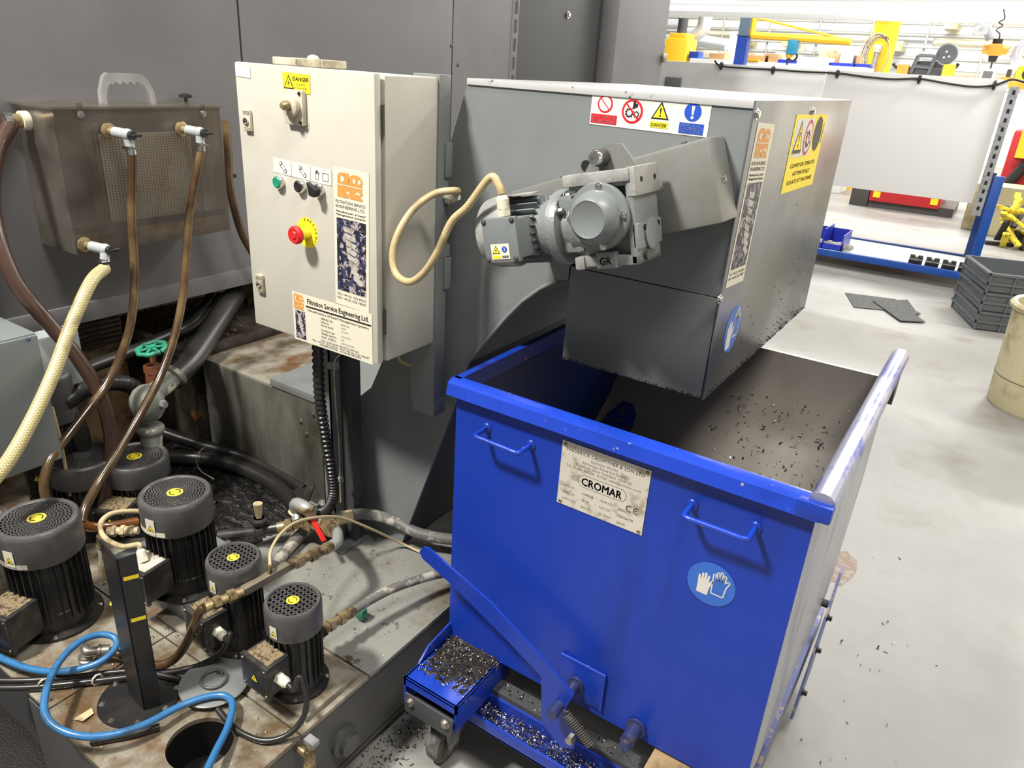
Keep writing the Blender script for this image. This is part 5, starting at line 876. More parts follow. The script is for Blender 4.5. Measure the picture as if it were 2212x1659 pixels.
b = MB('green_wheel'); c = at(781, 1322, 'z', .30); b.box(c - Vector((.012, .010, .02)), c + Vector((.012, .010, .012)), bev=.002); b.box(at(790, 1330, 'z', TZ) - Vector((.04, .012, 0)), at(790, 1330, 'z', TZ) + Vector((.02, .012, .006)), m='galv'); single(b, 'green_tag', 'small green clip under the mottled hose by the nearest pump', 'clip')
g, gd = g1; g = Vector(g)
hose('black_cable', 'black cable curving from the nearest small pump over the tank edge', 'cable', [g, g + Vector(gd) * .02, at(648, 1462, 'z', .42), at(662, 1505, 'z', .37), at(655, 1550, 'z', .32), at(620, 1588, 'z', .29), at(570, 1600, 'z', .28), at(520, 1582, 'z', .28), at(490, 1556, 'z', .28), at(470, 1532, 'z', .285)], .0068, 'hose_black', 12)
g, gd = g2; g = Vector(g)
hose('black_cable', 'black cable curving from the second small pump to the foot of the stand', 'cable', [g, g + Vector(gd) * .015, at(496, 1368, 'z', .41), at(485, 1400, 'z', .35), at(450, 1428, 'z', .30), at(400, 1446, 'z', .285), at(345, 1455, 'z', .285)], .0068, 'hose_black', 12)
g, gd = g3; g = Vector(g)
hose('tan_cable', 'cream cable looping round from the large pump terminal box to the back', 'cable', [g, g + Vector(gd) * .012, at(262, 1180, 'z', .50), at(225, 1160, 'z', .50), at(217, 1132, 'z', .50), at(240, 1110, 'z', .50), at(290, 1104, 'z', .48), at(335, 1110, 'z', .46)], .0070, 'cable_tan', 12)
g, gd = g4; g = Vector(g)
hose('black_cable', 'black cable leaving the left pump terminal box towards the frame edge', 'cable', [g, g + Vector(gd) * .03, g + Vector((-.14, -.03, -.05))], .0075, 'hose_black', 10)
b = MB('brass'); q0, q1 = at(232, 1148, 'z', .42), at(300, 1146, 'z', .42); fitting(b, q0, q1, .013, 7, 'cable_tan'); b.cyl(at(222, 1155, 'z', .41), at(222, 1178, 'z', .37), .017, m='cable_tan'); b.cyl(at(222, 1178, 'z', .37), at(226, 1215, 'z', .31), .014, m='white_plastic'); b.cyl(at(226, 1215, 'z', .31), at(224, 1240, 'z', TZ), .016, seg=6, m='cable_tan'); single(b, 'brass_fittings', 'tarnished brass fittings on a white riser left of the large pump', 'fitting')
hose('dark_pipe', 'dark oily pipe running behind the left pump', 'pipe', [at(0, 1155, 'z', .32), at(60, 1120, 'z', .32), at(120, 1085, 'z', .32), at(180, 1062, 'z', .32), at(240, 1040, 'z', .32)], .016, 'hose_maroon', 12)
hose('white_tube', 'grimy white tube hanging behind the far left box', 'tube', [at(112, 880, 'x', -2.1), at(128, 940, 'x', -2.1), at(140, 1000, 'x', -2.1), at(152, 1070, 'x', -2.1)], .005, 'cable_thin', 8)
hose('black_conduit', 'upper of two wet black pipes lying on the lid beside the blue hose', 'pipe', [at(-30, 1470, 'z', .285), at(60, 1470, 'z', .285), at(150, 1463, 'z', .285), at(290, 1450, 'z', .285), at(390, 1468, 'z', .285)], .0072, 'hose_black', 12)
hose('black_conduit', 'lower of two wet black pipes lying on the lid beside the blue hose', 'pipe', [at(-30, 1486, 'z', .283), at(60, 1485, 'z', .283), at(150, 1477, 'z', .283), at(285, 1462, 'z', .283)], .0076, 'hose_black', 12)
b = MB('white_plastic')
for px, py in ((94, 1478), (210, 1468)): c = at(px, py, 'z', .285); b.tube([c + Vector((0, .012 * math.cos(a * PI / 4), .014 * math.sin(a * PI / 4))) for a in range(9)], .0025, 8, sm=0)
single(b, 'cable_ties', 'two small cream ties round the pair of wet black pipes', 'cable tie')
hose('dark_pipe', 'short dark pipe lying at the front corner of the lid under the blue hose', 'pipe', [at(196, 1602, 'z', .279), at(290, 1585, 'z', .279), at(345, 1570, 'z', .279)], .0085, 'hose_black', 12)
hose('blue_hose', 'grimy sky blue air hose looping over the tank lid', 'hose', [at(-40, 1395, 'z', .30), at(10, 1425, 'z', .30), at(80, 1448, 'z', .30), at(150, 1449, 'z', .31), at(212, 1432, 'z', .32), at(248, 1402, 'z', .33), at(248, 1378, 'z', .34), at(215, 1371, 'z', .35), at(170, 1388, 'z', .36), at(128, 1430, 'z', .36), at(102, 1485, 'z', .36), at(96, 1535, 'z', .35), at(120, 1570, 'z', .34), at(175, 1590, 'z', .33), at(240, 1587, 'z', .32), at(310, 1566, 'z', .31), at(390, 1525, 'z', .30), at(445, 1506, 'z', .30), at(485, 1503, 'z', .30), at(502, 1522, 'z', .30), at(492, 1570, 'z', .30), at(465, 1625, 'z', .31), at(435, 1690, 'z', .32)], .0082, 'hose_blue', 16, 10)
# black level stand
sc = at(303, 1507, 'z', TZ); t = thing('bracket_stand', 'black angle iron stand on a round bolted base with yellow stickers', 'stand', (sc.x, sc.y, TZ))
b = MB('black_paint'); b.lathe([(.090, 0), (.091, .003), (.090, .005), (0, .005)], T(sc.x, sc.y, TZ), 48)
for i in range(8): a = R_(i * 45 + 10); b.bolt((sc.x + .080 * math.cos(a), sc.y + .080 * math.sin(a), TZ + .005), (0, 0, 1), .0042, .004, 'steel')
b.build('round_base', t)
f0 = at(345, 1522, 'z', TZ + .005)
top_z = .27
for k in range(60):
    top_z += .01
    p_ = RT.transposed() @ (Vector((f0.x, f0.y, top_z)) - CAM)
    if PY + FPX * p_.y / p_.z < 1205: break
m0 = at(350, 1520, 'z', TZ + .005); m1 = at(314, 1532, 'z', TZ + .005); m2 = at(306, 1522, 'z', TZ + .005)
# the angle stands upright: front web from m0 to m1, rear web from m1 to m2
def web(p, q_, h0, h1, n=.004):
    d = (q_ - p); d.z = 0; nn = Vector((-d.y, d.x, 0)).normalized() * n; b.add([p, q_, q_ + Vector((0, 0, h1)), p + Vector((0, 0, h0)), p + nn, q_ + nn, q_ + Vector((0, 0, h1)) + nn, p + Vector((0, 0, h0)) + nn], [(0, 1, 2, 3), (7, 6, 5, 4), (0, 4, 5, 1), (1, 5, 6, 2), (2, 6, 7, 3), (3, 7, 4, 0)])
hh = top_z - TZ; b = MB('black_paint'); web(m0, m1, hh, hh - .004); web(m1, m2 + Vector((-.050, .004, 0)), hh - .004, hh + .012); b.build('angle_post', t)
b = MB('yellow_dirty'); d = (m0 - m1); d.z = 0; u_ = d.normalized(); nn = Vector((d.y, -d.x, 0)).normalized() * .0050
for zz, hgt in ((hh * .86, .010), (hh * .60, .010)): a = m1 + u_ * .004 + nn; e = m0 - u_ * .002 + nn; b.add([a + Vector((0, 0, zz)), e + Vector((0, 0, zz)), e + Vector((0, 0, zz + hgt)), a + Vector((0, 0, zz + hgt))], [(0, 1, 2, 3)], 'yellow_lbl')
b.build('level_sticker', t)
b = MB('yellow_dirty'); c = at(262, 1315, 'z', TZ + hh * .6); ce = at(240, 1302, 'z', TZ + hh * .62); cf = at(285, 1332, 'z', TZ + hh * .58); b.tube([ce, c, cf], .006, 6, 'yellow_dirty', sm=3); b.box(c - Vector((.004, .0, .004)), c + Vector((.02, .02, .012)), m='cable_tan'); b.build('yellow_tab', t, 'torn yellow tab')
# round lid with ring pull
lc = at(463, 1472, 'z', TZ + .016); t = thing('inspection_cover', 'oily grey round lid with a ring pull between stand and nearest pump', 'lid', (lc.x, lc.y, TZ))
b = MB('grey_green'); b.lathe([(.064, 0), (.079, .012), (.081, .014), (.081, .017), (.078, .019), (0, .019)], T(lc.x, lc.y, TZ), 48); b.build('disc', t)
b = MB('steel'); pts = [(lc.x + .029 * math.cos(a * PI / 12), lc.y + .029 * math.sin(a * PI / 12), TZ + .024) for a in range(25)]; b.tube(pts, .0035, 10, 'tank_side', sm=0, cap=False); b.tube([(lc.x - .012, lc.y + .018, TZ + .02), (lc.x - .008, lc.y + .024, TZ + .032), (lc.x + .004, lc.y + .020, TZ + .02)], .003, 8, 'tank_side'); b.build('ring_pull', t)
c = at(183, 1547, 'z', TZ + .003); b = MB('cable_tan'); b.add([c + Vector(v) for v in ((-.012, -.02, 0), (.014, -.012, .004), (.010, .016, .002), (-.006, .02, .005), (0, 0, .007))], [(0, 1, 4), (1, 2, 4), (2, 3, 4), (3, 0, 4)]); single(b, 'crumpled_tape', 'crumpled scrap of greasy tape stuck on the lid near its front corner', 'tape')
# drain valve on the tank side
b = MB('brass'); d0 = at(640, 1612, 'x', TX); d1 = d0 + Vector((.05, 0, 0)); b.cyl(d0, d1, .010); b.cyl(d1 + Vector((0, 0, .035)), d1 + Vector((0, -.01, -.05)), .012); fitting(b, d1 + Vector((0, 0, .05)), d1 + Vector((0, -.01, -.06)), .011, 5); b.box(d1 + Vector((-.012, -.01, .045)), d1 + Vector((.018, .01, .058)), m='galv'); single(b, 'drain_valve', 'tarnished brass drain valve low on the right side of the coolant tank', 'valve')
b = MB('brass'); d0 = at(655, 1500, 'x', TX + .002); 
# rubber flap beside manifold
b = MB('black_grimy'); q_ = [at(628, 1060, 'z', .40), at(678, 1050, 'z', .47), at(662, 1092, 'z', .42), at(640, 1100, 'z', .36)]; b.add(q_ + [v + Vector((0, .006, .0)) for v in q_], [(0, 1, 2, 3), (7, 6, 5, 4), (0, 4, 5, 1), (1, 5, 6, 2), (2, 6, 7, 3), (3, 7, 4, 0)]); single(b, 'rubber_flap', 'black rubber flap sticking up behind the pipe manifold', 'flap')
# ================= bench and loose things across the aisle =================
QY = 8.0
t = thing('workbench_frame', 'blue steel bench frame carrying a big white backboard across the aisle', 'workbench', (-1.7, QY + .5, 0))
BENCH = t
Q = lambda px, py, y=QY: at(px, py, 'y', y)
a = Q(1440, 125); xs_ = Q(1776, 200).x; pr = Q(2178, 180); pbl = Q(1800, 398); pbr = Q(2145, 448); zt = (a.z + pr.z) / 2; zb = (pbl.z + pbr.z) / 2
for x0, x1 in ((a.x - .3, xs_ - .004), (xs_ + .004, pr.x)): b = MB('white_sheet'); b.box((x0, QY, zb), (x1, QY + .02, zt), bev=.004); b.build('white_board', t)
b = MB('bench_blue'); px0 = Q(2105, 590).x; 
xp = Q(2140, 455).x; b.box((xp - .05, QY + .03, .0), (xp + .03, QY + .11, zb + .25), bev=.004); b.build('post', t)
b = MB('bench_navy'); b.box((xp - .12, QY + 1.0, .0), (xp - .05, QY + 1.07, zb + .2), bev=.004); b.build('post', t)
b = MB('bench_blue'); b.box((-4.2, QY + .03, .10), (xp + .02, QY + .08, .165), bev=.004); b.build('rail', t)
b = MB('bench_navy'); b.box((-4.2, QY + 1.0, .10), (xp + .02, QY + 1.05, .165), bev=.004); b.build('rail', t)
b = MB('shelf_white'); b.box((-4.2, QY + .08, .125), (xp, QY + 1.0, .145)); b.build('shelf', t)
b = MB('galv'); x_ = pr.x + .02; b.box((x_, QY - .03, zb - .1), (x_ + .075, QY + .0, zt - .05))
for i in range(14): z = zb - .05 + i * .075; b.box((x_ + .03, QY - .032, z), (x_ + .052, QY - .028, z + .035), m='void_black')
b.build('slotted_upright', t, 'slotted grey upright')
b = MB('grey_paint'); c = Q(1454, 178, QY - .02); b.box(c - Vector((.09, .02, .05)), c + Vector((.09, .02, .05)), bev=.01); b.build('socket_box', t)
pts = [Q(x, y, QY - .03) for x, y in ((1544, 131), (1557, 142), (1610, 147), (1670, 150), (1740, 155), (1808, 158), (1870, 166), (1930, 171), (1986, 170), (2040, 179), (2100, 187), (2148, 184), (2185, 172), (2215, 178))]
b = MB('hose_black'); b.tube(pts, .010, 10); single(b, 'cable', 'sagging cable tied along the top edge of the white backboard', 'cable')
for i, (x, y) in enumerate(((1558, 142), (1670, 151), (1809, 159), (1986, 171), (2148, 184))):
    c = Q(x, y, QY - .03); b = MB('ink'); b.tube([c + Vector((0, .03 * math.cos(k * PI / 4), .03 * math.sin(k * PI / 4))) for k in range(9)], .012, 6, sm=0); single(b, 'cable_tie', ['first', 'second', 'third', 'fourth', 'fifth'][i] + ' black tie from the left on the cable of the white backboard', 'cable tie', 'ties on the backboard cable')
# blue picking bin on the shelf
c = Q(1803, 515, QY + .35); z0 = .147; t = thing('picking_bin', 'blue open picking bin lying on the low bench shelf', 'storage bin', (c.x, c.y, z0)); b = MB('tray_blue'); x0, x1, y0, y1 = c.x - .28, c.x + .12, QY + .15, QY + .6
b.box((x0, y0, z0), (x1, y1, z0 + .01)); b.box((x0, y0, z0), (x0 + .01, y1, z0 + .16)); b.box((x1 - .01, y0, z0), (x1, y1, z0 + .16)); b.box((x0, y1 - .01, z0), (x1, y1, z0 + .16)); b.box((x0, y0, z0), (x1, y0 + .01, z0 + .06)); b.box(((x0 + x1) / 2, y0, z0), ((x0 + x1) / 2 + .01, y1, z0 + .20)); b.build('shell', t)
b = MB('rag'); rr = random.Random(2)
for i in range(7): b.ball((c.x - .12 + .05 * i, QY + .22 + .03 * rr.random(), z0 + .04), .035 + .02 * rr.random(), seg=8, sq=(1, .8, .8))
single(b, 'grey_rags', 'crumpled pale rags in the blue picking bin', 'rag')
for i, (px, py) in enumerate(((1977, 566), (2012, 573), (2047, 581), (2083, 586))):
    c = Q(px, py, QY + .16); b = MB('ink'); z0 = .146; b.box((c.x - .058, c.y - .05, z0), (c.x + .058, c.y + .05, z0 + .07), bev=.01)
    for k in (-.035, .035): b.cyl((c.x + k, c.y, z0 + .07), (c.x + k, c.y, z0 + .09), .022, m='dark_iron')
    b.box((c.x - .055, c.y - .045, z0 + .05), (c.x + .07, c.y - .055, z0 + .06), m='galv')
    single(b, 'clamp_block', ['leftmost', 'second from left', 'third from left', 'rightmost'][i] + ' of four black clamp blocks on the bench shelf', 'clamp block', 'black clamp blocks on the shelf')
# stacked crates
c0 = at(2103, 711, 'z', 0); c1 = at(2056, 663, 'z', 0); d = c1 - c0; Lx = d.length; ang = math.atan2(d.y, d.x)
def crate(M0, lab):
    t = thing('plastic_crate', lab, 'crate', (0, 0, 0), 0, 'grey crates stacked on the floor', M=M0); L1, L2, h = Lx, Lx * 1.35, .15
    b = MB('crate_grey', M0); b.box((0, 0, 0), (L1, L2, .008)); b.box((0, 0, 0), (L1, .012, h)); b.box((0, L2 - .012, 0), (L1, L2, h)); b.box((0, 0, 0), (.012, L2, h)); b.box((L1 - .012, 0, 0), (L1, L2, h)); b.build('shell', t)
    b = MB('crate_grey', M0)
    for z in (h - .02, h * .4): b.box((-.018, -.018, z), (L1 + .018, .0, z + .018)); b.box((-.018, -.018, z), (0, L2 + .018, z + .018)); b.box((-.018, L2, z), (L1 + .018, L2 + .018, z + .018)); b.box((L1, -.018, z), (L1 + .018, L2 + .018, z + .018))
    for k in (.0, .2, .8, 1.0):
        b.box((L1 * k - .006, -.016, 0), (L1 * k + .006, 0, h)); b.box((-.016, L2 * k - .006, 0), (0, L2 * k + .006, h)); b.box((L1, L2 * k - .006, 0), (L1 + .016, L2 * k + .006, h))
    b.build('rim_and_ribs', t); return t
CM = T(c0.x, c0.y, 0) @ RZ(ang) @ Matrix.Diagonal((1, -1, 1, 1)) if False else T(c0.x, c0.y, 0) @ RZ(ang) @ T(0, -Lx * 1.35, 0)
cr = crate(CM @ T(0, 0, .002), 'bottom grey plastic crate of the stack of three by the bench foot'); dup(cr, CM @ T(0, 0, .155), 'middle grey plastic crate of the stack of three by the bench foot'); dup(cr, CM @ T(0, 0, .308), 'top grey plastic crate of the stack of three with its open inside showing')
# cream bucket
bl = at(2128, 868, 'z', 0); bc = at(2215, 868, 'z', 0); rb = .27; cx, cy = bl.x + rb * .97, bl.y + .10; hb = .62
t = thing('cream_bucket', 'tall dirty cream plastic bin standing at the right edge', 'bucket', (cx, cy, 0)); b = MB('bucket_cream'); b.lathe([(rb * .93, 0), (rb * .97, .02), (rb * 1.0, hb * .35), (rb * 1.04, hb * .9), (rb * 1.04, hb), (rb * 1.0, hb), (rb * .99, hb * .9), (rb * .93, .03), (0, .03)], T(cx, cy, 0), 48); b.build('shell', t)
b = MB('bucket_cream'); b.lathe([(rb * 1.04, hb * .93), (rb * 1.12, hb * .95), (rb * 1.13, hb * .985), (rb * 1.08, hb * 1.01), (rb * 1.0, hb)], T(cx, cy, 0), 48, cap=False); b.build('rim', t)
b = MB('dirt_shade_black'); b.lathe([(rb * .992, hb * .30), (rb * 1.001, hb * .305), (rb * 1.0, hb * .31)], T(cx, cy, 0), 48, cap=False); b.build('grime_ring', t)
# rubber mats
for pts, z, lab in ((((1826, 633), (1935, 647), (1918, 671), (1845, 664)), .004, 'dark rubber mat on the floor lying under the other mat'), (((1885, 650), (1960, 648), (1978, 672), (1989, 678), (1976, 680), (1999, 696), (1945, 693)), .013, 'dark rubber mat with torn corner lying on top of the other mat')):
    b = MB('rubber_mat'); b.prism([(at(x, y, 'z', z).x, at(x, y, 'z', z).y) for x, y in pts][::-1], z - .003, z + .004, 'z'); single(b, 'rubber_mat', lab, 'mat')
# oil stain is wear of the floor
b = MB('stain'); c = at(1808, 1222, 'z', .001); rr = random.Random(5); b.prism([(c.x + (.055 + .02 * rr.random()) * math.cos(i * PI / 9), c.y + (.10 + .05 * rr.random()) * math.sin(i * PI / 9)) for i in range(18)], 0.0002, .0012, 'z'); o = single(b, 'rust_stain', 'rust coloured stain on the concrete right of the bin', 'stain')
# red machine behind the bench
c = at(1920, 462, 'z', 0); t = thing('red_machine', 'low red machine with dark feet seen beneath the white backboard', 'machine', (c.x, c.y, 0)); l = at(1833, 441, 'z', 0); r_ = at(2005, 462, 'z', 0); Y_ = l.y
b = MB('dark_iron'); b.box((l.x, Y_, 0), (l.x + .26, Y_ + .6, .42), bev=.01); b.box((l.x + .27, Y_ + .02, 0.0), (l.x + 1.45, Y_ + 1.1, .13)); b.build('base', t); b = MB('red_paint'); b.box((l.x + .27, Y_ - .02, .10), (l.x + 1.25, Y_ + 1.0, .95), bev=.02); b.build('red_body', t)
for dx in (.32, 1.12): b = MB('yellow_lbl'); b.box((l.x + dx, Y_ - .025, .16), (l.x + dx + .1, Y_ - .02, .25)); b.build('yellow_tag', t)
# things at the right edge
c = at(2118, 500, 'z', 0); b = MB('bucket_cream'); b.box((c.x - .25, c.y, 0), (c.x + .35, c.y + .5, .62), bev=.02); single(b, 'beige_cabinet', 'stained beige cabinet on the floor behind the blue bench post', 'cabinet')
c = at(2190, 545, 'z', 0); b = MB('cloth_yellow'); rr = random.Random(9)
for i in range(26): x, y = c.x + rr.uniform(-.22, .35), c.y + .3 + rr.uniform(-.2, .2); z = rr.uniform(.02, .5); M = T(x, y, z) @ RZ(rr.uniform(0, 3)) @ RY(rr.uniform(-1, 1)); b.box((-.16, -.035, -.02), (.16, .035, .02), m='ink' if i % 5 == 0 else 'cloth_yellow', bev=.008, M=M)
single(b, 'yellow_straps', 'heap of yellow and black strapping at the right edge beyond the crates', 'straps')
c = at(2178, 405, 'y', 11.7); b = MB('bucket_cream'); b.box((c.x - .1, 11.7, 0), (c.x + 1.2, 12.1, c.z), bev=.02); single(b, 'cream_cabinet', 'cream cabinet at the right edge behind the yellow straps', 'cabinet')
c = at(2200, 340, 'y', 12.7); b = MB('red_paint'); b.box((c.x - .14, 12.7, 0), (c.x + 1.2, 13.3, c.z + .35), bev=.05); b.cyl((c.x - .1, 12.63, c.z - .5), (c.x + .2, 12.63, c.z + .1), .07, m='ink'); b.box((c.x - .05, 12.58, c.z - .0), (c.x + .4, 12.7, c.z + .35), m='yellow_paint'); single(b, 'red_machine', 'red machine with yellow arm at the right edge behind the slotted upright', 'machine')
# ================= hall background =================
def pole(nm, lab, cat, top, bot, w, y, m, parts=None, taper=1):
    a = at(*top, 'y', y); d = at(*bot, 'y', y); hw_ = w / FPX * (a - CAM).length / 2; t = thing(nm, lab, cat, (d.x, y, 0)); return t, a, d, hw_
def blk(nm, lab, cat, x0, y0, x1, y1, Y, dep, m, bev=.01, group=None, floor=False):
    a = at(x0, y0, 'y', Y); c = at(x1, y1, 'y', Y); b = MB(m); b.box((min(a.x, c.x), Y, 0 if floor else c.z), (max(a.x, c.x), Y + dep, a.z), bev=bev); return single(b, nm, lab, cat, group)
# back wall panels
for x0, x1, m in ((-14, -9.6, 'window_pale'), (-5.8, -5.2, 'duct_grey'), (-3.6, -2.6, 'window_pale')): b = MB(m); b.box((x0, 23.9, 1.8), (x1, 23.99, 6.5)); struct(b, 'trim_1')
rr = random.Random(31)
def run(nm, lab, z, y, r, x0=-15, x1=6, m='pipe_galv'): b = MB(m); b.cyl((x0, y, z), (x1, y, z), r, seg=10); return single(b, nm, lab, 'pipe', 'conduits running along the back of the hall')
for i, z in enumerate((2.25, 2.5, 2.75, 3.05, 3.3, 3.7, 4.05)):
    run('wall_conduit', 'thin grey conduit running along the back of the hall', z, 23.6 - .2 * (i % 3), .03 + .02 * (i % 2))
for i in range(14):
    x = -13.5 + i * 1.35; b = MB('pipe_galv'); b.cyl((x, 23.3, 1.5), (x, 23.3, 5.5), .03, seg=8); single(b, 'wall_conduit', 'thin upright conduit on the back wall of the hall', 'pipe', 'upright conduits on the back wall')
for i in range(13):
    x = -12 + i * 1.4 + rr.uniform(-.3, .3); z = rr.choice((2.5, 2.75, 3.05, 3.3)); b = MB('bucket_cream'); b.box((x, 23.0, z - .12), (x + .32, 23.9, z + .12), bev=.02); single(b, 'conduit_box', 'small cream box on the conduits at the back of the hall', 'junction box', 'junction boxes on the back conduits')
# overhead white beams and lamps
zp_ = at(1850, 31, 'y', 9.5).z + .11
for z, y, r, nm, lab in ((zp_, 9.5, .06, 'overhead_pipe', 'fat white overhead pipe crossing the hall above the white backboard'), (zp_ + .105, 9.7, .03, 'overhead_pipe', 'thinner white overhead pipe just above the fat one')):
    b = MB('beam_white'); b.cyl((-4.8, y, z - .11), (6, y, z - .11), r, seg=18)
    if r > .06:
        for x in (-3.4, -.6, 2): b.cyl((x, y, z - .11), (x + .12, y, z - .11), r * 1.35)
    single(b, nm, lab, 'pipe')
b = MB('beam_white'); zb_2 = at(1850, 19, 'y', 10.5).z; b.box((-4.6, 10.5, zb_2), (6, 10.7, zb_2 + .13), bev=.02); b.box((-4.6, 10.46, zb_2 + .13), (6, 10.74, zb_2 + .155), m='duct_grey'); single(b, 'overhead_beam', 'wide white overhead beam crossing the top right of the hall', 'beam')
b = MB('duct_grey'); b.cyl((-1.4, 14, 3.15), (6, 14, 3.15), .19, seg=24); single(b, 'overhead_duct', 'long grey round duct behind the yellow column', 'duct')
# yellow extraction unit with duct at left
t = thing('yellow_unit', 'yellow cabinet unit with black neck beside the grey enclosure corner', 'machine', (-7.3, 14, 0)); a = at(1440, 70, 'y', 14); c = at(1480, 128, 'y', 14)
b = MB('yellow_paint'); b.box((a.x, 14, 0), (c.x, 14.5, a.z - .08), bev=.03); b.box((a.x + .05, 14.02, a.z - .10), (c.x - .05, 14.45, a.z), bev=.02); b.build('cabinet', t); b = MB('machine_dark'); mx_ = (a.x + c.x) / 2; b.cyl((mx_, 14.2, a.z), (mx_, 14.2, a.z + .25), .09); b.build('neck', t)
b = MB('duct_grey'); b.tube([at(1478, 77, 'y', 15), at(1503, 74, 'y', 15), at(1519, 60, 'y', 15), at(1524, 40, 'y', 15), at(1528, 0, 'y', 15), at(1532, -60, 'y', 15)], .13, 16); single(b, 'duct_bend', 'shiny grey duct bending down beside the yellow unit', 'duct')
b = MB('duct_grey'); b.cyl(at(1490, 84, 'y', 18), at(1570, 98, 'y', 18), .13); single(b, 'wall_duct', 'grey duct stub left of the blue column', 'duct')
# blue column and yellow jib crane
t = thing('blue_column', 'slim column painted blue below and dark grey above', 'column', (0, 0, 0), M=T(at(1597, 130, 'y', 13).x, 13, 0)); x_ = at(1601, 100, 'y', 13).x; zs = at(1601, 77, 'y', 13).z; b = MB('column_blue'); b.box((x_ - .085, 13, 0), (x_ + .085, 13.17, zs)); b.build('lower_column', t); b = MB('column_grey'); b.box((x_ - .085, 13, zs + .02), (x_ + .085, 13.17, at(1608, 30, 'y', 13).z)); b.box((x_ - .10, 12.98, zs), (x_ + .10, 13.19, zs + .02)); b.build('upper_column', t)
t = thing('jib_crane', 'yellow jib crane arm with sloping tie reaching right from the blue column', 'crane', T(at(1625, 77, 'y', 13).x, 13, 2.0).translation); J = lambda x, y: at(x, y, 'y', 13.1); b = MB('yellow_paint'); b.tube([J(1624, 76), J(1838, 90)], .055, 8, sm=0); b.build('boom', t); b = MB('yellow_paint'); b.tube([J(1630, 34), J(1624, 78)], .05, 8, sm=0); b.tube([J(1628, 76), J(1600, 78)], .03, 8, sm=0); b.build('mast', t); b = MB('yellow_paint'); b.tube([J(1630, 37), J(1825, 85)], .018, 8, sm=0); b.build('tie_rod', t)
b = MB('teal'); c = J(1713, 102); b.box(c - Vector((.08, .08, .11)), c + Vector((.08, .08, .11)), bev=.03); b.cyl(c, J(1715, 86), .02, m='ink'); b.ball(J(1705, 118), .06, 'yellow_paint', 10); b.tube([J(1716, 110), J(1722, 122), J(1712, 132), J(1702, 126), J(1700, 140)], .015, 8, 'ink'); single(b, 'hoist', 'small teal chain hoist hanging from the jib arm', 'hoist')
# yellow column with coiled hose
t = thing('yellow_column', 'stout round yellow column with a coiled hose', 'column', T(at(1897, 155, 'y', 15).x, 15, 0).translation); a = at(1907, 100, 'y', 15); zt_ = at(1914, 36, 'y', 15).z; b = MB('yellow_paint'); b.cyl((a.x, 15, 0), (a.x, 15, zt_), .20, seg=32); b.build('shaft', t); b = MB('yellow_paint'); b.cyl((a.x, 15, zt_), (a.x, 15, zt_ + .04), .25); b.build('top_flange', t)
b = MB('hose_grey'); c = at(1896, 120, 'y', 14.72)
for k in range(5): b.tube([(c.x + (.17 + .014 * k) * math.cos(i * PI / 10) - .012 * k, 14.75 - .025 * k, c.z + (.27 + .016 * k) * math.sin(i * PI / 10)) for i in range(21)], .011, 8, 'hose_grey' if k % 2 else 'cable_thin', sm=0)
b.cyl((c.x + .08, 14.85, c.z + .26), (c.x + .08, 14.6, c.z + .27), .02, m='dark_iron'); single(b, 'coiled_hose', 'coil of hose hung on the stout yellow column', 'hose'); b = MB('white_plastic'); c = at(1896, 105, 'y', 14.72); b.box(c - Vector((.06, .06, .06)), c + Vector((.06, .12, .06)), bev=.01); b.cyl(c - Vector((0, 0, .05)), c - Vector((0, 0, .4)), .04, m='galv'); single(b, 'air_regulator', 'white air regulator in the middle of the coiled hose', 'regulator')
# shelving behind the board with boxes on it
z1_ = at(1700, 134, 'y', 14).z; b = MB('white_paint'); b.box((at(1490, 130, 'y', 14).x, 14, 0), (at(1875, 150, 'y', 14).x, 14.6, z1_ - .02), bev=.01); single(b, 'storage_cupboard', 'long white cupboard behind the white backboard with boxes on top', 'cupboard')
ZT = z1_ - .02
def ontop(nm, lab, cat, px, w, h, m, Y=12.1, d=.3, group=None): Y += 1.95; w *= 1.15; h *= 1.15; d = .25 if Y < 14.3 else .15; x = at(px, 130, 'y', Y).x; b = MB(m); b.box((x, Y, ZT), (x + w, Y + d, ZT + h), bev=.004); return single(b, nm, lab, cat, group)
ontop('cardboard_box', 'low wide cardboard box left of the blue column', 'box', 1530, .25, .09, 'cardboard'); ontop('white_machine_hood', 'white panel standing left of the blue column', 'panel', 1568, .22, .42, 'white_paint', 12.4)
ontop('cardboard_box', 'long flat cardboard box right of the blue column', 'box', 1612, .33, .09, 'cardboard'); ontop('cardboard_box', 'cardboard box left of the small blue tray under the hoist', 'box', 1652, .2, .12, 'cardboard'); ontop('blue_tray', 'small blue tray under the teal hoist', 'tray', 1680, .28, .05, 'tray_blue'); ontop('white_bag', 'white bag on the cupboard behind the small blue tray', 'bag', 1672, .22, .15, 'white_paint', 12.4)
ontop('white_box', 'long white box right of the teal hoist', 'box', 1722, .48, .10, 'white_paint'); ontop('red_item', 'small red item left of a square cardboard box', 'item', 1765, .12, .05, 'red_paint', 12.45); ontop('cardboard_box', 'square cardboard box behind the long blue tray', 'box', 1788, .14, .17, 'cardboard', 12.4); ontop('white_carton', 'white carton with a dark mark behind the long blue tray', 'box', 1815, .22, .20, 'white_paint', 12.4); ontop('blue_tray', 'long blue tray left of the stout yellow column', 'tray', 1792, .36, .045, 'tray_blue'); ontop('blue_tray', 'short blue tray beside the stout yellow column', 'tray', 1846, .22, .045, 'tray_blue'); ontop('cardboard_box', 'narrow cardboard box beside the stout yellow column', 'box', 1842, .1, .16, 'cardboard', 12.4); ontop('yellow_case', 'flat yellow case right of the blue column', 'case', 1612, .18, .03, 'yellow_paint', 12.0, .06)
ontop('teal_bottle', 'small purple and teal container left of the low cardboard box', 'container', 1486, .16, .10, 'column_blue')
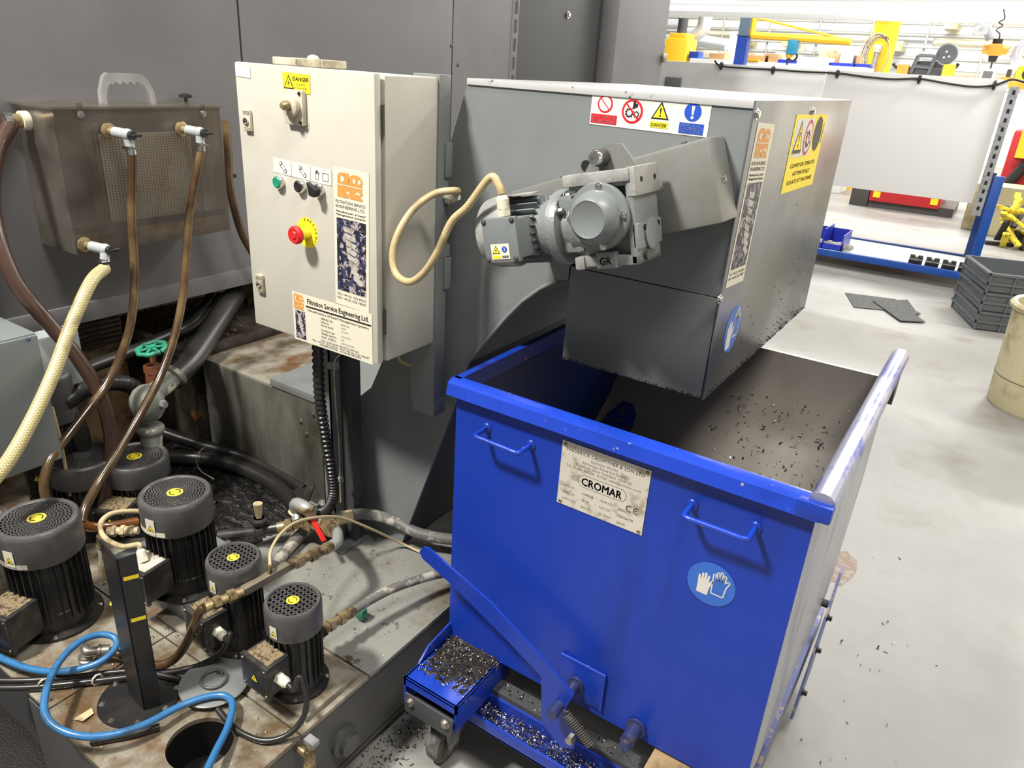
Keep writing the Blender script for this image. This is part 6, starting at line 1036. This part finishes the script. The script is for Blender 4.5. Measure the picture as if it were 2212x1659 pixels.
# black machine with round gauge
SZ = at(2080, 186, 'y', 8.55).z
Yb = 8.55; B = lambda x, y: at(x, y, 'y', Yb); _b = MB('beam_white'); _b.box((-1.6, QY + .021, SZ - .03), (1.2, QY + 1.25, SZ)); bench = _b.build('top_shelf', BENCH)
t = thing('black_fixture', 'black machine fixture with angled frame bars above the backboard', 'machine', (B(2000, 150).x, Yb, 0)); b = MB('machine_dark'); a, c = B(1968, 125), B(2030, 165); b.box((a.x, Yb, SZ), (c.x, Yb + .35, (a.z + c.z) / 2 - .0), bev=.02); b.build('body', t); b = MB('machine_dark'); a, c = B(1962, 122), B(2040, 158); b.box((a.x + .05, Yb + .05, c.z), (c.x - .03, Yb + .4, a.z - .02), bev=.05); b.build('housing', t)
b = MB('hose_grey')
for (p, q_) in (((1985, 120), (1967, 158)), ((2022, 122), (2005, 160)), ((1985, 120), (2024, 122)), ((1974, 142), (2014, 146))): b.tube([B(*p) - Vector((0, .03, 0)), B(*q_) - Vector((0, .03, 0))], .018, 6, 'crate_grey', sm=0)
b.build('frame_bars', t)
for px, s_, m2 in ((1945, -1, 'orange'), (2055, 1, 'yellow_paint')): b = MB('ink'); b.tube([B(px, 158), B(px + 3 * s_, 150), B(px + 12 * s_, 143), B(px + 15 * s_, 137)], .015, 8); b.box(B(px - 5 * s_, 152) - Vector((.05, .04, .05)), B(px - 5 * s_, 152) + Vector((.05, .04, .05)), m=m2); b.build('hook_arm', t)
t = thing('round_gauge', 'round grey dial on a stalk beside the black fixture', 'gauge', T(B(2040, 150)).translation); c = B(2047, 117); b = MB('crate_grey'); b.lathe([(.082, 0), (.088, .02), (.082, .03), (0, .03)], T(c) @ frame((-.1, -1, -.1)), 32); b.build('dial', t); b = MB('chrome'); b.ring(.080, .094, 0, .025, T(c) @ frame((-.1, -1, -.1)), 32, 'galv')
for dx, dz in ((-.01, .02), (.02, -.02), (-.02, -.03)): b.ball(c + Vector((dx, -.035, dz)), .009, 'white_paint', 8)
b.build('bezel', t); b = MB('galv'); b.cyl(c, B(2040, 158), .018); b.build('stalk', t)
# orange hoist
t = thing('chain_hoist', 'orange electric chain hoist hanging at top right', 'hoist', T(B(2150, 110)).translation); c = B(2150, 108); b = MB('orange'); b.box(c - Vector((.06, .06, .05)), c + Vector((.06, .06, .05)), bev=.02); b.cyl(c - Vector((.10, 0, 0)), c + Vector((.10, 0, 0)), .038); b.build('motor_body', t); b = MB('ink'); b.cyl(c + Vector((0, 0, .05)), c + Vector((0, 0, .09)), .04); b.build('top_cap', t); b = MB('ink'); b.cyl(c - Vector((0, 0, .05)), c - Vector((0, 0, .10)), .04, .03); b.build('hook_block', t)
b = MB('dark_iron'); pts = [B(2152, 100), B(2160, 75), B(2152, 65), B(2166, 55), B(2158, 48), B(2170, 40), B(2168, 20)]; b.tube(pts, .006, 6); b.tube([B(2148, 122), B(2143, 135), B(2140, 148)], .008, 6); b.build('chain', t)
b = MB('galv'); b.cyl(B(2140, 85), B(2128, 55), .035, seg=8); b.box(B(2120, 62) - Vector((.06, .05, .05)), B(2120, 62) + Vector((.06, .05, .05))); single(b, 'grey_bracket', 'grey bracket left of the orange hoist', 'bracket')
b = MB('white_paint'); a, c = B(2121, 148), B(2148, 166); b.box((a.x, Yb, SZ), (c.x, Yb + .2, a.z), bev=.01); b.box((a.x + .02, Yb - .005, a.z - .08), (c.x - .02, Yb, a.z - .02), m='ink_grey'); single(b, 'white_control_panel', 'white control panel with dark screen under the orange hoist', 'panel')
b = MB('galv'); a, c = B(2165, 150), B(2212, 175); b.box((a.x, Yb + .3, SZ), (c.x + .5, Yb + .6, c.z + .03), m='orange'); 
for k in range(6): x = a.x + .05 + .07 * k; b.cyl((x, Yb + .4, c.z + .02), (x, Yb + .4, c.z + .10 + .06 * (k % 3)), .02, m='machine_dark')
single(b, 'tool_tray', 'orange tray of dark tools at the upper right edge behind the backboard', 'tray')
b = MB('duct_grey'); b.tube([B(2215, 95), B(2200, 105), B(2195, 130), B(2205, 145), B(2225, 150)], .045, 12); single(b, 'duct_bend', 'silver flexible duct at the upper right edge', 'duct')
b = MB('yellow_paint'); a = B(2205, 160); b.box(a - Vector((.04, .05, .07)), a + Vector((.3, .1, .07)), bev=.02); b.cyl(a + Vector((.06, -.06, 0)), a + Vector((.06, -.03, 0)), .05, m='ink'); single(b, 'yellow_unit', 'small yellow unit with black knob at the upper right edge', 'machine')
